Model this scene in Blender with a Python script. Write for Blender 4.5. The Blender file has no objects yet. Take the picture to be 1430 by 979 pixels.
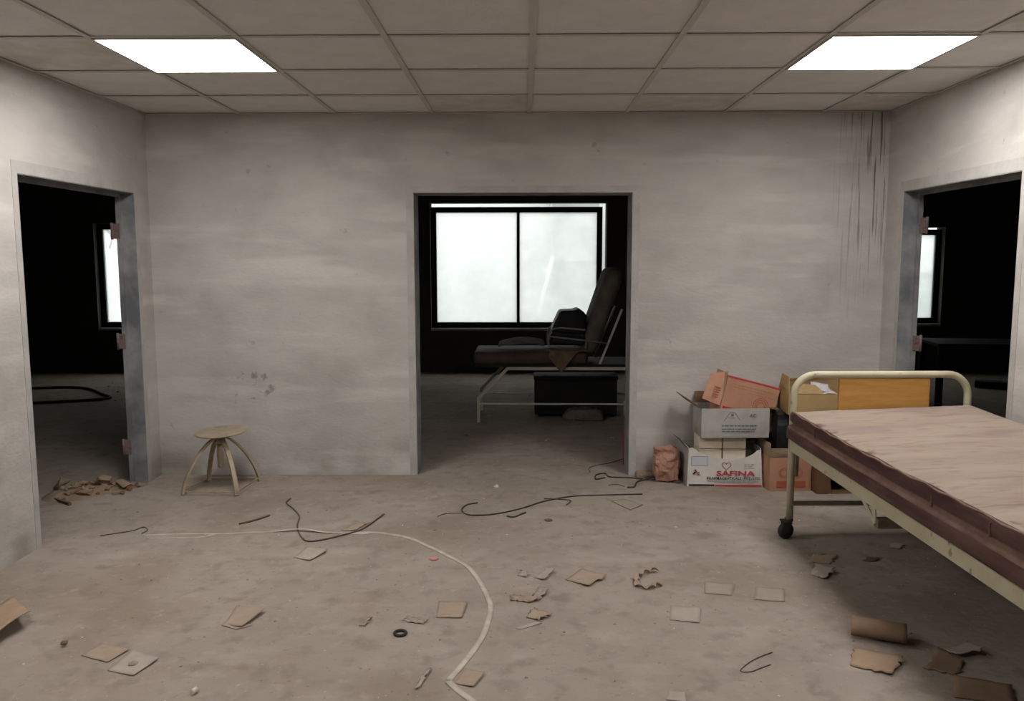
import bpy, bmesh, math, random
from mathutils import Vector, Matrix, noise
random.seed(11)
R = math.radians
scene = bpy.context.scene
col = scene.collection

# ------------------------------------------------------------------ camera
F_PX, W_PX, H_PX = 1139.7, 1430.0, 979.0
CAM_Z, YAW, PITCH, ROLL = 1.664, -0.0128, 0.1112, -0.0012
_r = Vector((math.cos(YAW), -math.sin(YAW), 0))
_f = Vector((math.sin(YAW)*math.cos(PITCH), math.cos(YAW)*math.cos(PITCH), -math.sin(PITCH)))
_u = _r.cross(_f)
CR = _r*math.cos(ROLL) + _u*math.sin(ROLL)
CU = _u*math.cos(ROLL) - _r*math.sin(ROLL)
cam_d = bpy.data.cameras.new('camera')
cam = bpy.data.objects.new('camera', cam_d)
col.objects.link(cam)
cam_d.sensor_width = 36.0
cam_d.lens = 36.0*F_PX/W_PX
cam_d.clip_start = 0.05
m3 = Matrix((CR, CU, -_f)).transposed()
cam.matrix_world = Matrix.Translation((0, 0, CAM_Z)) @ m3.to_4x4()
scene.camera = cam

# ------------------------------------------------------------------ light and exposure
PANEL_E = 10.5
SKY_E = 1.15
scene.view_settings.view_transform = 'Standard'
scene.view_settings.look = 'None'
scene.view_settings.gamma = 1.0
scene.view_settings.use_curve_mapping = False
scene.view_settings.exposure = 1.46
world = bpy.data.worlds.new('overcast_sky')
scene.world = world
world.use_nodes = True
bg = world.node_tree.nodes['Background']
bg.inputs[0].default_value = (0.93, 0.97, 1.0, 1)
bg.inputs[1].default_value = SKY_E

# ------------------------------------------------------------------ materials
ALB = .8
def srgb(r, g, b):
    f = lambda c: c/12.92 if c <= .04045 else ((c+.055)/1.055)**2.4
    return (f(r/255)*ALB, f(g/255)*ALB, f(b/255)*ALB, 1)

def mat(name, c1, c2=None, scale=8.0, rough=.8, stretch=(1, 1, 1), bump=0.0, bscale=None, metal=0.0,
        c3=None, spec=.3, detail=5.0, lo=.35, hi=.65, coat=0.0):
    m = bpy.data.materials.new(name)
    m.use_nodes = True
    nt = m.node_tree
    N, L = nt.nodes, nt.links
    p = N['Principled BSDF']
    p.inputs['Roughness'].default_value = rough
    p.inputs['Metallic'].default_value = metal
    p.inputs['Specular IOR Level'].default_value = spec
    if coat:
        p.inputs['Coat Weight'].default_value = coat
    tc = N.new('ShaderNodeTexCoord')
    mp = N.new('ShaderNodeMapping')
    mp.inputs['Scale'].default_value = stretch
    L.new(tc.outputs['Object'], mp.inputs[0])
    nz = N.new('ShaderNodeTexNoise')
    nz.inputs['Scale'].default_value = scale
    nz.inputs['Detail'].default_value = detail
    nz.inputs['Roughness'].default_value = .6
    L.new(mp.outputs[0], nz.inputs[0])
    rp = N.new('ShaderNodeValToRGB')
    c2 = c2 or tuple(c*.85 for c in c1[:3])+(1,)
    rp.color_ramp.elements[0].position = lo
    rp.color_ramp.elements[1].position = hi
    rp.color_ramp.elements[0].color = c1
    rp.color_ramp.elements[1].color = c2
    if c3:
        e = rp.color_ramp.elements.new((lo+hi)/2)
        e.color = c3
    L.new(nz.outputs[0], rp.inputs[0])
    L.new(rp.outputs[0], p.inputs['Base Color'])
    if bump:
        b = N.new('ShaderNodeBump')
        b.inputs['Strength'].default_value = bump
        b.inputs['Distance'].default_value = .01
        n2 = N.new('ShaderNodeTexNoise')
        n2.inputs['Scale'].default_value = bscale or scale*4
        n2.inputs['Detail'].default_value = 6
        L.new(mp.outputs[0], n2.inputs[0])
        L.new(n2.outputs[0], b.inputs['Height'])
        L.new(b.outputs[0], p.inputs['Normal'])
    m['ramp'] = rp.name
    return m

def overlay(m, color, scale, lo, hi, amount, stretch=(1, 1, 1), box=None, detail=4, offset=(0, 0, 0)):
    """a second layer of stain/dust colour over a material, cut by its own noise (and a soft box in object space)"""
    nt = m.node_tree
    N, L = nt.nodes, nt.links
    p = N['Principled BSDF']
    src = p.inputs['Base Color'].links[0].from_socket
    tc = N.new('ShaderNodeTexCoord')
    mp = N.new('ShaderNodeMapping')
    mp.inputs['Scale'].default_value = stretch
    mp.inputs['Location'].default_value = offset
    L.new(tc.outputs['Object'], mp.inputs[0])
    nz = N.new('ShaderNodeTexNoise')
    nz.inputs['Scale'].default_value = scale
    nz.inputs['Detail'].default_value = detail
    L.new(mp.outputs[0], nz.inputs[0])
    mr = N.new('ShaderNodeMapRange')
    mr.interpolation_type = 'SMOOTHSTEP'
    mr.inputs[1].default_value = lo
    mr.inputs[2].default_value = hi
    mr.inputs[4].default_value = amount
    L.new(nz.outputs[0], mr.inputs[0])
    fac = mr.outputs[0]
    if box:
        sp = N.new('ShaderNodeSeparateXYZ')
        L.new(tc.outputs['Object'], sp.inputs[0])
        for ax, a, b in box:            # smooth rise from a to b along axis ax
            r2 = N.new('ShaderNodeMapRange')
            r2.interpolation_type = 'SMOOTHSTEP'
            r2.inputs[1].default_value = a
            r2.inputs[2].default_value = b
            L.new(sp.outputs[ax], r2.inputs[0])
            mu = N.new('ShaderNodeMath')
            mu.operation = 'MULTIPLY'
            L.new(fac, mu.inputs[0])
            L.new(r2.outputs[0], mu.inputs[1])
            fac = mu.outputs[0]
    mx = N.new('ShaderNodeMix')
    mx.data_type = 'RGBA'
    L.new(fac, mx.inputs[0])
    L.new(src, mx.inputs[6])
    mx.inputs[7].default_value = color
    L.new(mx.outputs[2], p.inputs['Base Color'])
    return m

def emission(name, color, strength):
    m = bpy.data.materials.new(name)
    m.use_nodes = True
    nt = m.node_tree
    nt.nodes.clear()
    e = nt.nodes.new('ShaderNodeEmission')
    e.inputs[0].default_value = color
    e.inputs[1].default_value = strength
    o = nt.nodes.new('ShaderNodeOutputMaterial')
    nt.links.new(e.outputs[0], o.inputs[0])
    return m

def dusty_glass(name):
    m = bpy.data.materials.new(name)
    m.use_nodes = True
    nt = m.node_tree
    N, L = nt.nodes, nt.links
    N.clear()
    tr = N.new('ShaderNodeBsdfTransparent')
    tr.inputs[0].default_value = (.97, .97, .96, 1)
    tl = N.new('ShaderNodeBsdfTranslucent')
    tl.inputs[0].default_value = (.93, .93, .91, 1)
    mx = N.new('ShaderNodeMixShader')
    tc = N.new('ShaderNodeTexCoord')
    nz = N.new('ShaderNodeTexNoise')
    nz.inputs['Scale'].default_value = 2.2
    nz.inputs['Detail'].default_value = 7
    mr = N.new('ShaderNodeMapRange')
    mr.inputs[1].default_value = .3
    mr.inputs[2].default_value = .7
    mr.inputs[3].default_value = .30
    mr.inputs[4].default_value = .44
    L.new(tc.outputs['Object'], nz.inputs[0])
    L.new(nz.outputs[0], mr.inputs[0])
    L.new(mr.outputs[0], mx.inputs[0])
    L.new(tr.outputs[0], mx.inputs[1])
    L.new(tl.outputs[0], mx.inputs[2])
    gl = N.new('ShaderNodeBsdfGlossy')
    gl.inputs['Roughness'].default_value = .1
    m2 = N.new('ShaderNodeMixShader')
    m2.inputs[0].default_value = .03
    L.new(mx.outputs[0], m2.inputs[1])
    L.new(gl.outputs[0], m2.inputs[2])
    o = N.new('ShaderNodeOutputMaterial')
    L.new(m2.outputs[0], o.inputs[0])
    return m

MT = {}
def plaster(name, k=1.17):
    m = mat(name, srgb(158*k, 153*k, 147*k), srgb(172*k, 167*k, 161*k), scale=1.6, stretch=(1, 1, 2.2), rough=.92,
            bump=.25, bscale=26, spec=.15)
    overlay(m, srgb(188*k, 184*k, 178*k), 1.3, .5, .72, .55, stretch=(.8, .8, 5))          # trowel sweeps
    overlay(m, srgb(136*k, 130*k, 122*k), 2.2, .52, .76, .4, offset=(3, 1, 7))             # blotches
    overlay(m, srgb(112*k, 105*k, 96*k), 14, .69, .78, .35, offset=(9, 4, 2))                 # specks
    return m
MT['plaster'] = plaster('grey_plaster')
MT['plaster_back'] = plaster('grey_plaster_stained')
overlay(MT['plaster_back'], srgb(74, 68, 61), 5.0, .54, .66, .75, stretch=(11, 11, .34), box=[(0, 2.2, 2.6), (2, 1.0, 2.3)], offset=(1.4, 0, .3))
overlay(MT['plaster_back'], srgb(96, 88, 80), 11.0, .56, .66, .55, box=[(0, -2.25, -2.2), (0, -1.85, -1.95), (2, .45, .55), (2, .85, .78)])
overlay(MT['plaster_back'], srgb(120, 108, 94), 3.0, .35, .7, .6, box=[(2, .35, .0)])
MT['plaster_side'] = plaster('grey_plaster_side')
overlay(MT['plaster_side'], srgb(120, 108, 94), 3.0, .35, .7, .6, box=[(2, .3, .0)])
MT['patch'] = mat('cement_patch', srgb(178, 174, 168), srgb(192, 188, 181), scale=7, rough=.9, bump=.4, bscale=40, spec=.1)
MT['jamb'] = mat('bare_cement_jamb', srgb(112, 114, 116), srgb(156, 156, 154), scale=4, rough=.85, bump=.2, spec=.2)
MT['dark_wall'] = mat('shade_darkened_plaster', srgb(78, 75, 71), srgb(92, 88, 83), scale=2, rough=.95, spec=.1)  # back rooms' gloom put into the wall colour, well below the main plaster
MT['slab'] = mat('concrete_slab', srgb(80, 78, 74), srgb(96, 93, 88), scale=3, rough=.95, spec=.1)
MT['floor'] = mat('dusty_concrete_floor', srgb(152, 140, 128), srgb(168, 156, 144), scale=1.5, rough=.95, bump=.55, bscale=30, spec=.1, lo=.3, hi=.7)
overlay(MT['floor'], srgb(184, 173, 161), 2.6, .5, .78, .55, stretch=(1, 1.6, 1), offset=(2, 5, 0))
overlay(MT['floor'], srgb(140, 125, 111), 1.1, .48, .72, .7, offset=(7, 1, 0))
overlay(MT['floor'], srgb(124, 111, 99), 5.5, .55, .76, .55, offset=(1, 8, 0))
overlay(MT['floor'], srgb(132, 121, 112), 9, .5, .72, .5, offset=(11, 2, 0))
overlay(MT['floor'], srgb(178, 164, 152), 12, .54, .74, .45, offset=(3, 12, 0))
overlay(MT['floor'], srgb(128, 112, 96), 26, .62, .74, .45, offset=(4, 3, 0))
overlay(MT['floor'], srgb(205, 196, 184), 48, .68, .74, .5, offset=(5, 3, 0))
MT['tile'] = mat('mineral_fibre_tile', srgb(232, 229, 225), srgb(242, 239, 235), scale=5, rough=.95, bump=.2, bscale=60, spec=.1)
MT['tile_stain'] = mat('stained_fibre_tile', srgb(232, 229, 225), srgb(214, 206, 194), scale=5, rough=.95, bump=.2, bscale=60, spec=.1)
MT['tee'] = mat('dusty_tee_bar', srgb(208, 203, 196), srgb(216, 211, 204), scale=6, rough=.7, spec=.2)
MT['tee_edge'] = mat('light_trim', srgb(200, 198, 190), srgb(186, 184, 176), scale=6, rough=.6)
MT['lamp'] = emission('lamp_diffuser', (1.0, .97, .96, 1), PANEL_E)
MT['frame_black'] = mat('dark_window_frame', srgb(34, 34, 36), srgb(24, 24, 26), scale=9, rough=.5)
MT['glass'] = dusty_glass('dusty_window_glass')
MT['rust'] = mat('rusty_hinge', srgb(116, 96, 90), srgb(92, 78, 74), scale=30, rough=.85, bump=.3, c3=srgb(128, 110, 104))
MT['cream'] = mat('cream_enamel', srgb(206, 199, 170), srgb(190, 181, 150), scale=6, rough=.5, spec=.4)
overlay(MT['cream'], srgb(120, 100, 74), 22, .62, .7, .7)
MT['cream_dark'] = mat('darker_cream_enamel', srgb(136, 126, 104), srgb(110, 100, 80), scale=8, rough=.6)  # deeper cream for the brackets, deck and lower bars
MT['wood'] = mat('orange_wood', srgb(206, 156, 84), srgb(190, 138, 68), scale=5, stretch=(1.2, 8, 10), rough=.5, spec=.3)
MT['rubber'] = mat('black_rubber', srgb(40, 38, 36), srgb(56, 52, 49), scale=20, rough=.8)
MT['maroon'] = mat('maroon_leathercloth', srgb(70, 42, 40), srgb(104, 74, 68), scale=9, stretch=(1, .35, 1.6), rough=.5, spec=.35, c3=srgb(86, 54, 51))
MT['maroon_dust'] = mat('dusty_maroon_band', srgb(146, 120, 107), srgb(110, 82, 74), scale=8, stretch=(1, .5, 1), rough=.7, spec=.2)
MT['stool'] = mat('tan_enamel', srgb(186, 168, 142), srgb(160, 142, 118), scale=8, rough=.38, spec=.5)
overlay(MT['stool'], srgb(110, 92, 74), 12, .58, .72, .6)
MT['card'] = mat('brown_cardboard', srgb(186, 146, 112), srgb(170, 130, 98), scale=5, rough=.9, spec=.1)
MT['card_red'] = mat('pinkish_cardboard', srgb(196, 150, 124), srgb(182, 134, 108), scale=5, rough=.9, spec=.1)
MT['card_dusty'] = mat('dusty_cardboard', srgb(176, 152, 128), srgb(160, 136, 112), scale=6, rough=.95, spec=.1)
MT['card_dark'] = mat('dark_brown_cardboard', srgb(128, 94, 74), srgb(110, 80, 62), scale=6, rough=.9, spec=.1)
MT['card_yellow'] = mat('yellowish_cardboard', srgb(184, 156, 112), srgb(166, 138, 96), scale=6, rough=.9, spec=.1)
MT['card_dull'] = mat('dull_dusty_cardboard', srgb(148, 124, 102), srgb(132, 110, 90), scale=6, rough=.95, spec=.1)
MT['card_in'] = mat('cardboard_inside', srgb(120, 94, 70), srgb(104, 80, 60), scale=5, rough=.95, spec=.1)
MT['card_grey'] = mat('grey_white_card', srgb(186, 184, 178), srgb(164, 158, 148), scale=4, rough=.85, spec=.15)
overlay(MT['card_grey'], srgb(132, 116, 96), 3, .55, .75, .6)
MT['card_white'] = mat('white_card', srgb(224, 219, 212), srgb(206, 200, 192), scale=4, rough=.8, spec=.15)
overlay(MT['card_white'], srgb(170, 158, 142), 3.4, .58, .75, .6)
MT['small_carton'] = mat('cream_carton', srgb(250, 238, 218), srgb(238, 224, 202), scale=5, rough=.8, spec=.15)
MT['kraft'] = mat('crumpled_brown_paper', srgb(180, 140, 120), srgb(158, 116, 98), scale=7, rough=.95, bump=.6, bscale=18, spec=.1)
MT['ink_red'] = mat('red_ink', srgb(204, 74, 82), srgb(190, 62, 72), scale=9, rough=.8)
MT['ink_black'] = mat('black_ink', srgb(58, 50, 48), srgb(70, 60, 56), scale=9, rough=.8)
MT['ink_blue'] = mat('faded_blue_ink', srgb(108, 116, 126), srgb(124, 131, 138), scale=9, rough=.85)
MT['ink_grey'] = mat('faded_grey_ink', srgb(178, 174, 170), srgb(166, 162, 158), scale=9, rough=.85)
MT['ink_rust'] = mat('faded_red_print', srgb(184, 100, 80), srgb(168, 88, 68), scale=12, rough=.9)
MT['ink_brown'] = mat('faded_brown_print', srgb(176, 132, 104), srgb(166, 122, 94), scale=12, rough=.9)
MT['ink_mark'] = mat('faint_mark', srgb(164, 152, 142), srgb(154, 142, 132), scale=20, rough=.9)
MT['label_blue'] = mat('pale_blue_label', srgb(206, 210, 210), srgb(196, 200, 202), scale=8, rough=.8)
MT['black_plastic'] = mat('black_plastic_sheet', srgb(30, 28, 30), srgb(46, 43, 44), scale=5, rough=.35, spec=.5)
MT['paper'] = mat('dusty_paper', srgb(164, 152, 139), srgb(156, 143, 130), scale=9, rough=.95, spec=.1)
MT['paper_tan'] = mat('tan_paper', srgb(172, 154, 136), srgb(160, 142, 124), scale=9, rough=.95, spec=.1)
MT['paper_pale'] = mat('pale_paper', srgb(178, 167, 155), srgb(166, 154, 142), scale=9, rough=.95, spec=.1)
MT['paper_white'] = mat('white_paper', srgb(226, 222, 222), srgb(212, 208, 210), scale=9, rough=.9, spec=.1)
MT['strap'] = mat('dusty_white_strap', srgb(204, 193, 180), srgb(182, 170, 156), scale=14, rough=.8, spec=.2)
MT['wire_dark'] = mat('dark_cable', srgb(58, 50, 45), srgb(82, 72, 64), scale=16, rough=.7)
MT['wire_dusty'] = mat('dusty_cable', srgb(112, 100, 90), srgb(84, 74, 66), scale=6, rough=.85)
MT['stick'] = mat('dusty_stick', srgb(122, 102, 82), srgb(100, 82, 64), scale=12, rough=.9)
MT['rubble'] = mat('broken_plaster', srgb(158, 138, 118), srgb(132, 112, 94), scale=6, rough=.95, bump=.5, bscale=30, spec=.1)
MT['rubble_red'] = mat('broken_brick', srgb(138, 98, 78), srgb(116, 82, 66), scale=8, rough=.95, bump=.5, bscale=30, spec=.1)
MT['chip_white'] = mat('white_chip', srgb(226, 218, 206), srgb(204, 194, 182), scale=20, rough=.8)
MT['pink'] = mat('pink_plastic', srgb(206, 140, 134), srgb(194, 128, 122), scale=8, rough=.6)
MT['grit'] = mat('floor_grit', srgb(142, 127, 113), srgb(112, 99, 87), scale=4, rough=.95, c3=srgb(176, 162, 147))
MT['couch_frame'] = mat('pale_grey_enamel', srgb(236, 229, 214), srgb(216, 208, 193), scale=7, rough=.55)
MT['couch_pad'] = mat('dusty_brown_leathercloth', srgb(104, 88, 78), srgb(84, 66, 56), scale=6, rough=.7)
MT['couch_dust'] = mat('dust_grey_cover', srgb(130, 122, 112), srgb(106, 97, 88), scale=6, rough=.9)
MT['sack'] = mat('tan_sacking', srgb(138, 118, 96), srgb(112, 94, 76), scale=10, rough=.95)
MT['black_cloth'] = mat('black_vinyl', srgb(22, 21, 22), srgb(32, 30, 30), scale=6, rough=.5)
MT['steel'] = mat('dull_steel_tube', srgb(168, 164, 158), srgb(144, 140, 135), scale=8, rough=.5)
MT['dark_box'] = mat('dark_grey_trunk', srgb(30, 29, 29), srgb(40, 38, 37), scale=5, rough=.7)
MT['red_paint'] = mat('red_paint', srgb(170, 34, 44), srgb(146, 28, 38), scale=6, rough=.5)
MT['ext_wall'] = mat('pale_outdoor_render', srgb(236, 236, 230), srgb(222, 224, 220), scale=1.2, rough=.9)
MT['ext_grey'] = mat('grey_outdoor_render', srgb(184, 187, 181), srgb(158, 163, 159), scale=1.6, stretch=(1, 1, .4), rough=.9)
MT['ext_ground'] = mat('pale_outdoor_paving', srgb(206, 208, 202), srgb(188, 192, 188), scale=1.5, rough=.95)
MT['ext_green'] = mat('grey_green_outdoor_wall', srgb(160, 176, 168), srgb(140, 158, 150), scale=3, rough=.95)
MT['bark'] = mat('dark_bark', srgb(70, 64, 58), srgb(90, 84, 76), scale=9, rough=.95)

# ------------------------------------------------------------------ mesh helpers
class MB:
    """collects geometry; build() links it as ONE mesh object"""
    def __init__(s):
        s.v, s.f, s.sm = [], [], []
    def add(s, vs, fs, smooth=False):
        o = len(s.v)
        s.v += [Vector(p) for p in vs]
        s.f += [tuple(i+o for i in f) for f in fs]
        s.sm += [smooth]*len(fs)
        return s
    def box(s, a, b):
        (x0, y0, z0), (x1, y1, z1) = a, b
        vs = [(x0, y0, z0), (x1, y0, z0), (x1, y1, z0), (x0, y1, z0), (x0, y0, z1), (x1, y0, z1), (x1, y1, z1), (x0, y1, z1)]
        return s.add(vs, [(0, 3, 2, 1), (4, 5, 6, 7), (0, 1, 5, 4), (1, 2, 6, 5), (2, 3, 7, 6), (3, 0, 4, 7)])
    def bar(s, p, q, w, h, up=(0, 0, 1)):
        """rectangular bar from p to q, w across and h along 'up'"""
        p, q = Vector(p), Vector(q)
        d = (q-p).normalized()
        up = Vector(up)
        side = d.cross(up)
        if side.length < 1e-4:
            side = d.cross(Vector((0, 1, 0)))
        side.normalize()
        up = side.cross(d).normalized()
        vs = []
        for c in (p, q):
            for a, b in ((-1, -1), (1, -1), (1, 1), (-1, 1)):
                vs.append(c+side*a*w/2+up*b*h/2)
        return s.add(vs, [(0, 1, 2, 3), (7, 6, 5, 4), (0, 4, 5, 1), (1, 5, 6, 2), (2, 6, 7, 3), (3, 7, 4, 0)])
    def tube(s, pts, r, n=8, caps=True):
        pts = [Vector(p) for p in pts]
        rs = r if isinstance(r, (list, tuple)) else [r]*len(pts)
        t0 = (pts[1]-pts[0]).normalized()
        ref = Vector((0, 0, 1)) if abs(t0.z) < .9 else Vector((0, 1, 0))
        nrm = t0.cross(ref).normalized()
        vs = []
        for i, p in enumerate(pts):
            t = (pts[min(i+1, len(pts)-1)]-pts[max(i-1, 0)]).normalized()
            nrm = (nrm - t*nrm.dot(t)).normalized()
            b = t.cross(nrm)
            for k in range(n):
                a = 2*math.pi*k/n
                vs.append(p+(nrm*math.cos(a)+b*math.sin(a))*rs[i])
        fs = []
        for i in range(len(pts)-1):
            for k in range(n):
                fs.append((i*n+k, i*n+(k+1) % n, (i+1)*n+(k+1) % n, (i+1)*n+k))
        s.add(vs, fs, True)
        if caps:
            o = len(s.v)-len(vs)
            s.f += [tuple(o+k for k in reversed(range(n))), tuple(o+(len(pts)-1)*n+k for k in range(n))]
            s.sm += [False, False]
        return s
    def lathe(s, prof, c=(0, 0, 0), n=32, M=None):
        """profile [(r,z)] spun about z at c"""
        vs = []
        for r, z in prof:
            for k in range(n):
                a = 2*math.pi*k/n
                p = Vector((r*math.cos(a), r*math.sin(a), z))
                if M:
                    p = M @ p
                vs.append(Vector(c)+p)
        fs = []
        for i in range(len(prof)-1):
            for k in range(n):
                fs.append((i*n+k, i*n+(k+1) % n, (i+1)*n+(k+1) % n, (i+1)*n+k))
        fs += [tuple(reversed(range(n))), tuple((len(prof)-1)*n+k for k in range(n))]
        return s.add(vs, fs, True)
    def sheet(s, P, nu, nv, th, smooth=True):
        """closed thin sheet from P(u,v); th = thickness pushed along the local normal"""
        g = [[Vector(P(i/nu, j/nv)) for j in range(nv+1)] for i in range(nu+1)]
        top, bot = [], []
        for i in range(nu+1):
            for j in range(nv+1):
                du = g[min(i+1, nu)][j]-g[max(i-1, 0)][j]
                dv = g[i][min(j+1, nv)]-g[i][max(j-1, 0)]
                n = du.cross(dv)
                n = n.normalized() if n.length > 1e-9 else Vector((0, 0, 1))
                top.append(g[i][j]+n*th/2)
                bot.append(g[i][j]-n*th/2)
        w = nv+1
        K = len(top)
        fs = []
        for i in range(nu):
            for j in range(nv):
                a, b, c, d = i*w+j, (i+1)*w+j, (i+1)*w+j+1, i*w+j+1
                fs += [(a, b, c, d), (K+d, K+c, K+b, K+a)]
        edge = [(i, 0) for i in range(nu)]+[(nu, j) for j in range(nv)]+[(i, nv) for i in range(nu, 0, -1)]+[(0, j) for j in range(nv, 0, -1)]
        idx = [i*w+j for i, j in edge]
        for q in range(len(idx)):
            a, b = idx[q], idx[(q+1) % len(idx)]
            fs.append((b, a, K+a, K+b))
        return s.add(top+bot, fs, smooth)
    def hull(s, pts):
        bm = bmesh.new()
        for p in pts:
            bm.verts.new(p)
        r = bmesh.ops.convex_hull(bm, input=bm.verts)
        used = [v for v in bm.verts if v.link_faces]
        ix = {v: i for i, v in enumerate(used)}
        s.add([v.co.copy() for v in used], [tuple(ix[v] for v in f.verts) for f in bm.faces])
        bm.free()
        return s
    def build(s, name, material, parent=None, loc=None, rot=None, bevel=0.0):
        me = bpy.data.meshes.new(name)
        me.from_pydata(s.v, [], s.f)
        me.polygons.foreach_set('use_smooth', s.sm)
        mats = material if isinstance(material, (list, tuple)) else [material]
        for mm in mats:
            me.materials.append(MT[mm] if isinstance(mm, str) else mm)
        me.update()
        o = bpy.data.objects.new(name, me)
        col.objects.link(o)
        if parent:
            o.parent = parent
        if loc:
            o.location = loc
        if rot:
            o.rotation_euler = rot
        if bevel:
            b = o.modifiers.new('bevel', 'BEVEL')
            b.width = bevel
            b.segments = 2
            b.limit_method = 'ANGLE'
        return o

def tag(o, label=None, cat=None, group=None, kind=None):
    for k, v in (('label', label), ('category', cat), ('group', group), ('kind', kind)):
        if v:
            o[k] = v
    return o

def empty(name, loc, rz=0.0, label=None, cat=None, group=None):
    e = bpy.data.objects.new(name, None)
    col.objects.link(e)
    e.location = loc
    e.rotation_euler = (0, 0, rz)
    e.empty_display_size = .1
    return tag(e, label, cat, group)

def spline(pts, n=8):
    """Catmull-Rom through pts"""
    P = [Vector(p) for p in pts]
    P = [P[0]*2-P[1]]+P+[P[-1]*2-P[-2]]
    out = []
    for i in range(1, len(P)-2):
        for k in range(n):
            t = k/n
            a, b, c, d = P[i-1], P[i], P[i+1], P[i+2]
            out.append(.5*((2*b)+(c-a)*t+(2*a-5*b+4*c-d)*t*t+(3*b-a-3*c+d)*t**3))
    out.append(P[-2])
    return out

def floor_at(px, py, z=0.0):
    """where the sight line through a pixel of the photograph meets the floor"""
    d = _f + CR*(px-W_PX/2)/F_PX - CU*(py-H_PX/2)/F_PX
    t = (z-CAM_Z)/d.z
    return Vector((d.x*t, d.y*t, z))

# ------------------------------------------------------------------ the setting
XL, XR, YB, YN, ZC = -2.81, 2.709, 6.185, -3.4, 2.741
SIDE_T, BACK_T = .126, .23
YE = 12.0                       # outer wall with the windows
ZS = 3.0                        # slab over everything
XO = 9.0
DL, DR, DT = -.8156, .8215, 2.159

def struct(name, mb, material, parent=None, **k):
    o = mb.build(name, material, parent, **k)
    return tag(o, kind='structure')

struct('floor', MB().box((-XO-.2, YN-.2, -.12), (XO+.2, YE+.25, 0)), 'floor')
struct('wall_back', MB().box((XL, YB, 0), (DL, YB+BACK_T, ZS)).box((DR, YB, 0), (XR, YB+BACK_T, ZS)).box((DL, YB, DT), (DR, YB+BACK_T, ZS)), 'plaster_back')
LN, LF, LT = 4.58, 5.955, 2.145      # left doorway along y, head
RN, RF, RT = 4.535, 5.914, 2.142
struct('wall_left', MB().box((XL-SIDE_T, YN, 0), (XL, LN, ZS)).box((XL-SIDE_T, LF, 0), (XL, YE, ZS)).box((XL-SIDE_T, LN, LT), (XL, LF, ZS)), 'plaster_side')
struct('wall_right', MB().box((XR, YN, 0), (XR+SIDE_T, RN, ZS)).box((XR, RF, 0), (XR+SIDE_T, YE, ZS)).box((XR, RN, RT), (XR+SIDE_T, RF, ZS)), 'plaster_side')
struct('wall_rear', MB().box((-XO, YN-.2, 0), (XO, YN, ZS)), 'plaster')
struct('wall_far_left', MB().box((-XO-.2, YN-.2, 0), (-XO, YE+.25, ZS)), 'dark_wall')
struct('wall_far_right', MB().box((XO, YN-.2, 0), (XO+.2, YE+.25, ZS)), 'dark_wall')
struct('ceiling_slab', MB().box((-XO-.2, YN-.2, ZS), (XO+.2, YE+.25, ZS+.15)), 'slab')

# outer wall with three window openings (x0, x1, z0, z1)
WINS = [(-6.29, -3.75, .66, 2.19), (-1.347, 1.228, .655, 2.482), (3.75, 6.12, .72, 2.12)]
ow = MB()
xs = -XO
for (a, b, z0, z1) in WINS:
    ow.box((xs, YE, 0), (a, YE+.25, ZS))
    ow.box((a, YE, 0), (b, YE+.25, z0)).box((a, YE, z1), (b, YE+.25, ZS))
    xs = b
ow.box((xs, YE, 0), (XO, YE+.25, ZS))
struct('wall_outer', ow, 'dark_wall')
struct('baseboard_outer', MB().box((-2.6, YE-.02, 0), (2.5, YE, .36)), 'dark_wall')

# plaster band around the middle doorway and door frames
def door_trim(name, boxes, material):
    b = MB()
    for x in boxes:
        b.box(*x)
    return struct(name, b, material)
door_trim('trim_1', [((DL-.055, YB-.002, 0), (DL, YB, DT+.05)), ((DR, YB-.002, 0), (DR+.055, YB, DT+.05)), ((DL, YB-.002, DT), (DR, YB, DT+.05))], 'patch')
door_trim('trim_2', [((XL, LN-.05, 0), (XL+.002, LN, LT+.07)), ((XL, LF, 0), (XL+.002, LF+.05, LT+.07)), ((XL, LN, LT), (XL+.002, LF, LT+.07))], 'patch')
door_trim('trim_3', [((XR-.002, RN-.05, 0), (XR, RN, RT+.07)), ((XR-.002, RF, 0), (XR, RF+.05, RT+.07)), ((XR-.002, RN, RT), (XR, RF, RT+.07))], 'patch')

def side_door(name, xin, xout, y0, y1, h, zh):
    """bare door frame in a side wall: lining, rebate strip and the hinge leaves on its far jamb"""
    s = 1 if xout > xin else -1
    b = MB()
    lo, hi = min(xin, xout), max(xin, xout)
    b.box((lo, y1-.006, 0), (hi, y1, h)).box((lo, y0, 0), (hi, y0+.006, h)).box((lo, y0, h-.006), (hi, y1, h))
    o = struct(name, b, 'jamb')
    e = xout-s*.03
    st = MB()
    st.box((min(e, xout), y1-.03, 0), (max(e, xout), y1-.006, h-.03)).box((min(e, xout), y0+.006, 0), (max(e, xout), y0+.03, h-.03))
    st.box((min(e, xout), y0+.006, h-.03), (max(e, xout), y1-.006, h-.006))
    st.build('rebate_strip', 'jamb', o)
    for z in zh:
        k = MB().box((min(xout-s*.025, xout+s*.03), y1-.036, z-.055), (max(xout-s*.025, xout+s*.03), y1-.03, z+.055))
        k.tube([(xout+s*.03, y1-.036, z-.06), (xout+s*.03, y1-.036, z+.06)], .010, 8)
        k.build('hinge', 'rust', o)
    return o
side_door('door_1', XL, XL-SIDE_T, LN, LF, LT, (1.87, 1.07, .28))
side_door('door_2', XR, XR+SIDE_T, RN, RF, RT, (1.9, 1.06, .28))
b = MB().box((DL, YB+.02, 0), (DL+.006, YB+BACK_T, DT)).box((DR-.006, YB+.02, 0), (DR, YB+BACK_T, DT)).box((DL, YB+.02, DT-.006), (DR, YB+BACK_T, DT))
struct('door_3', b, 'jamb')

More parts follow.
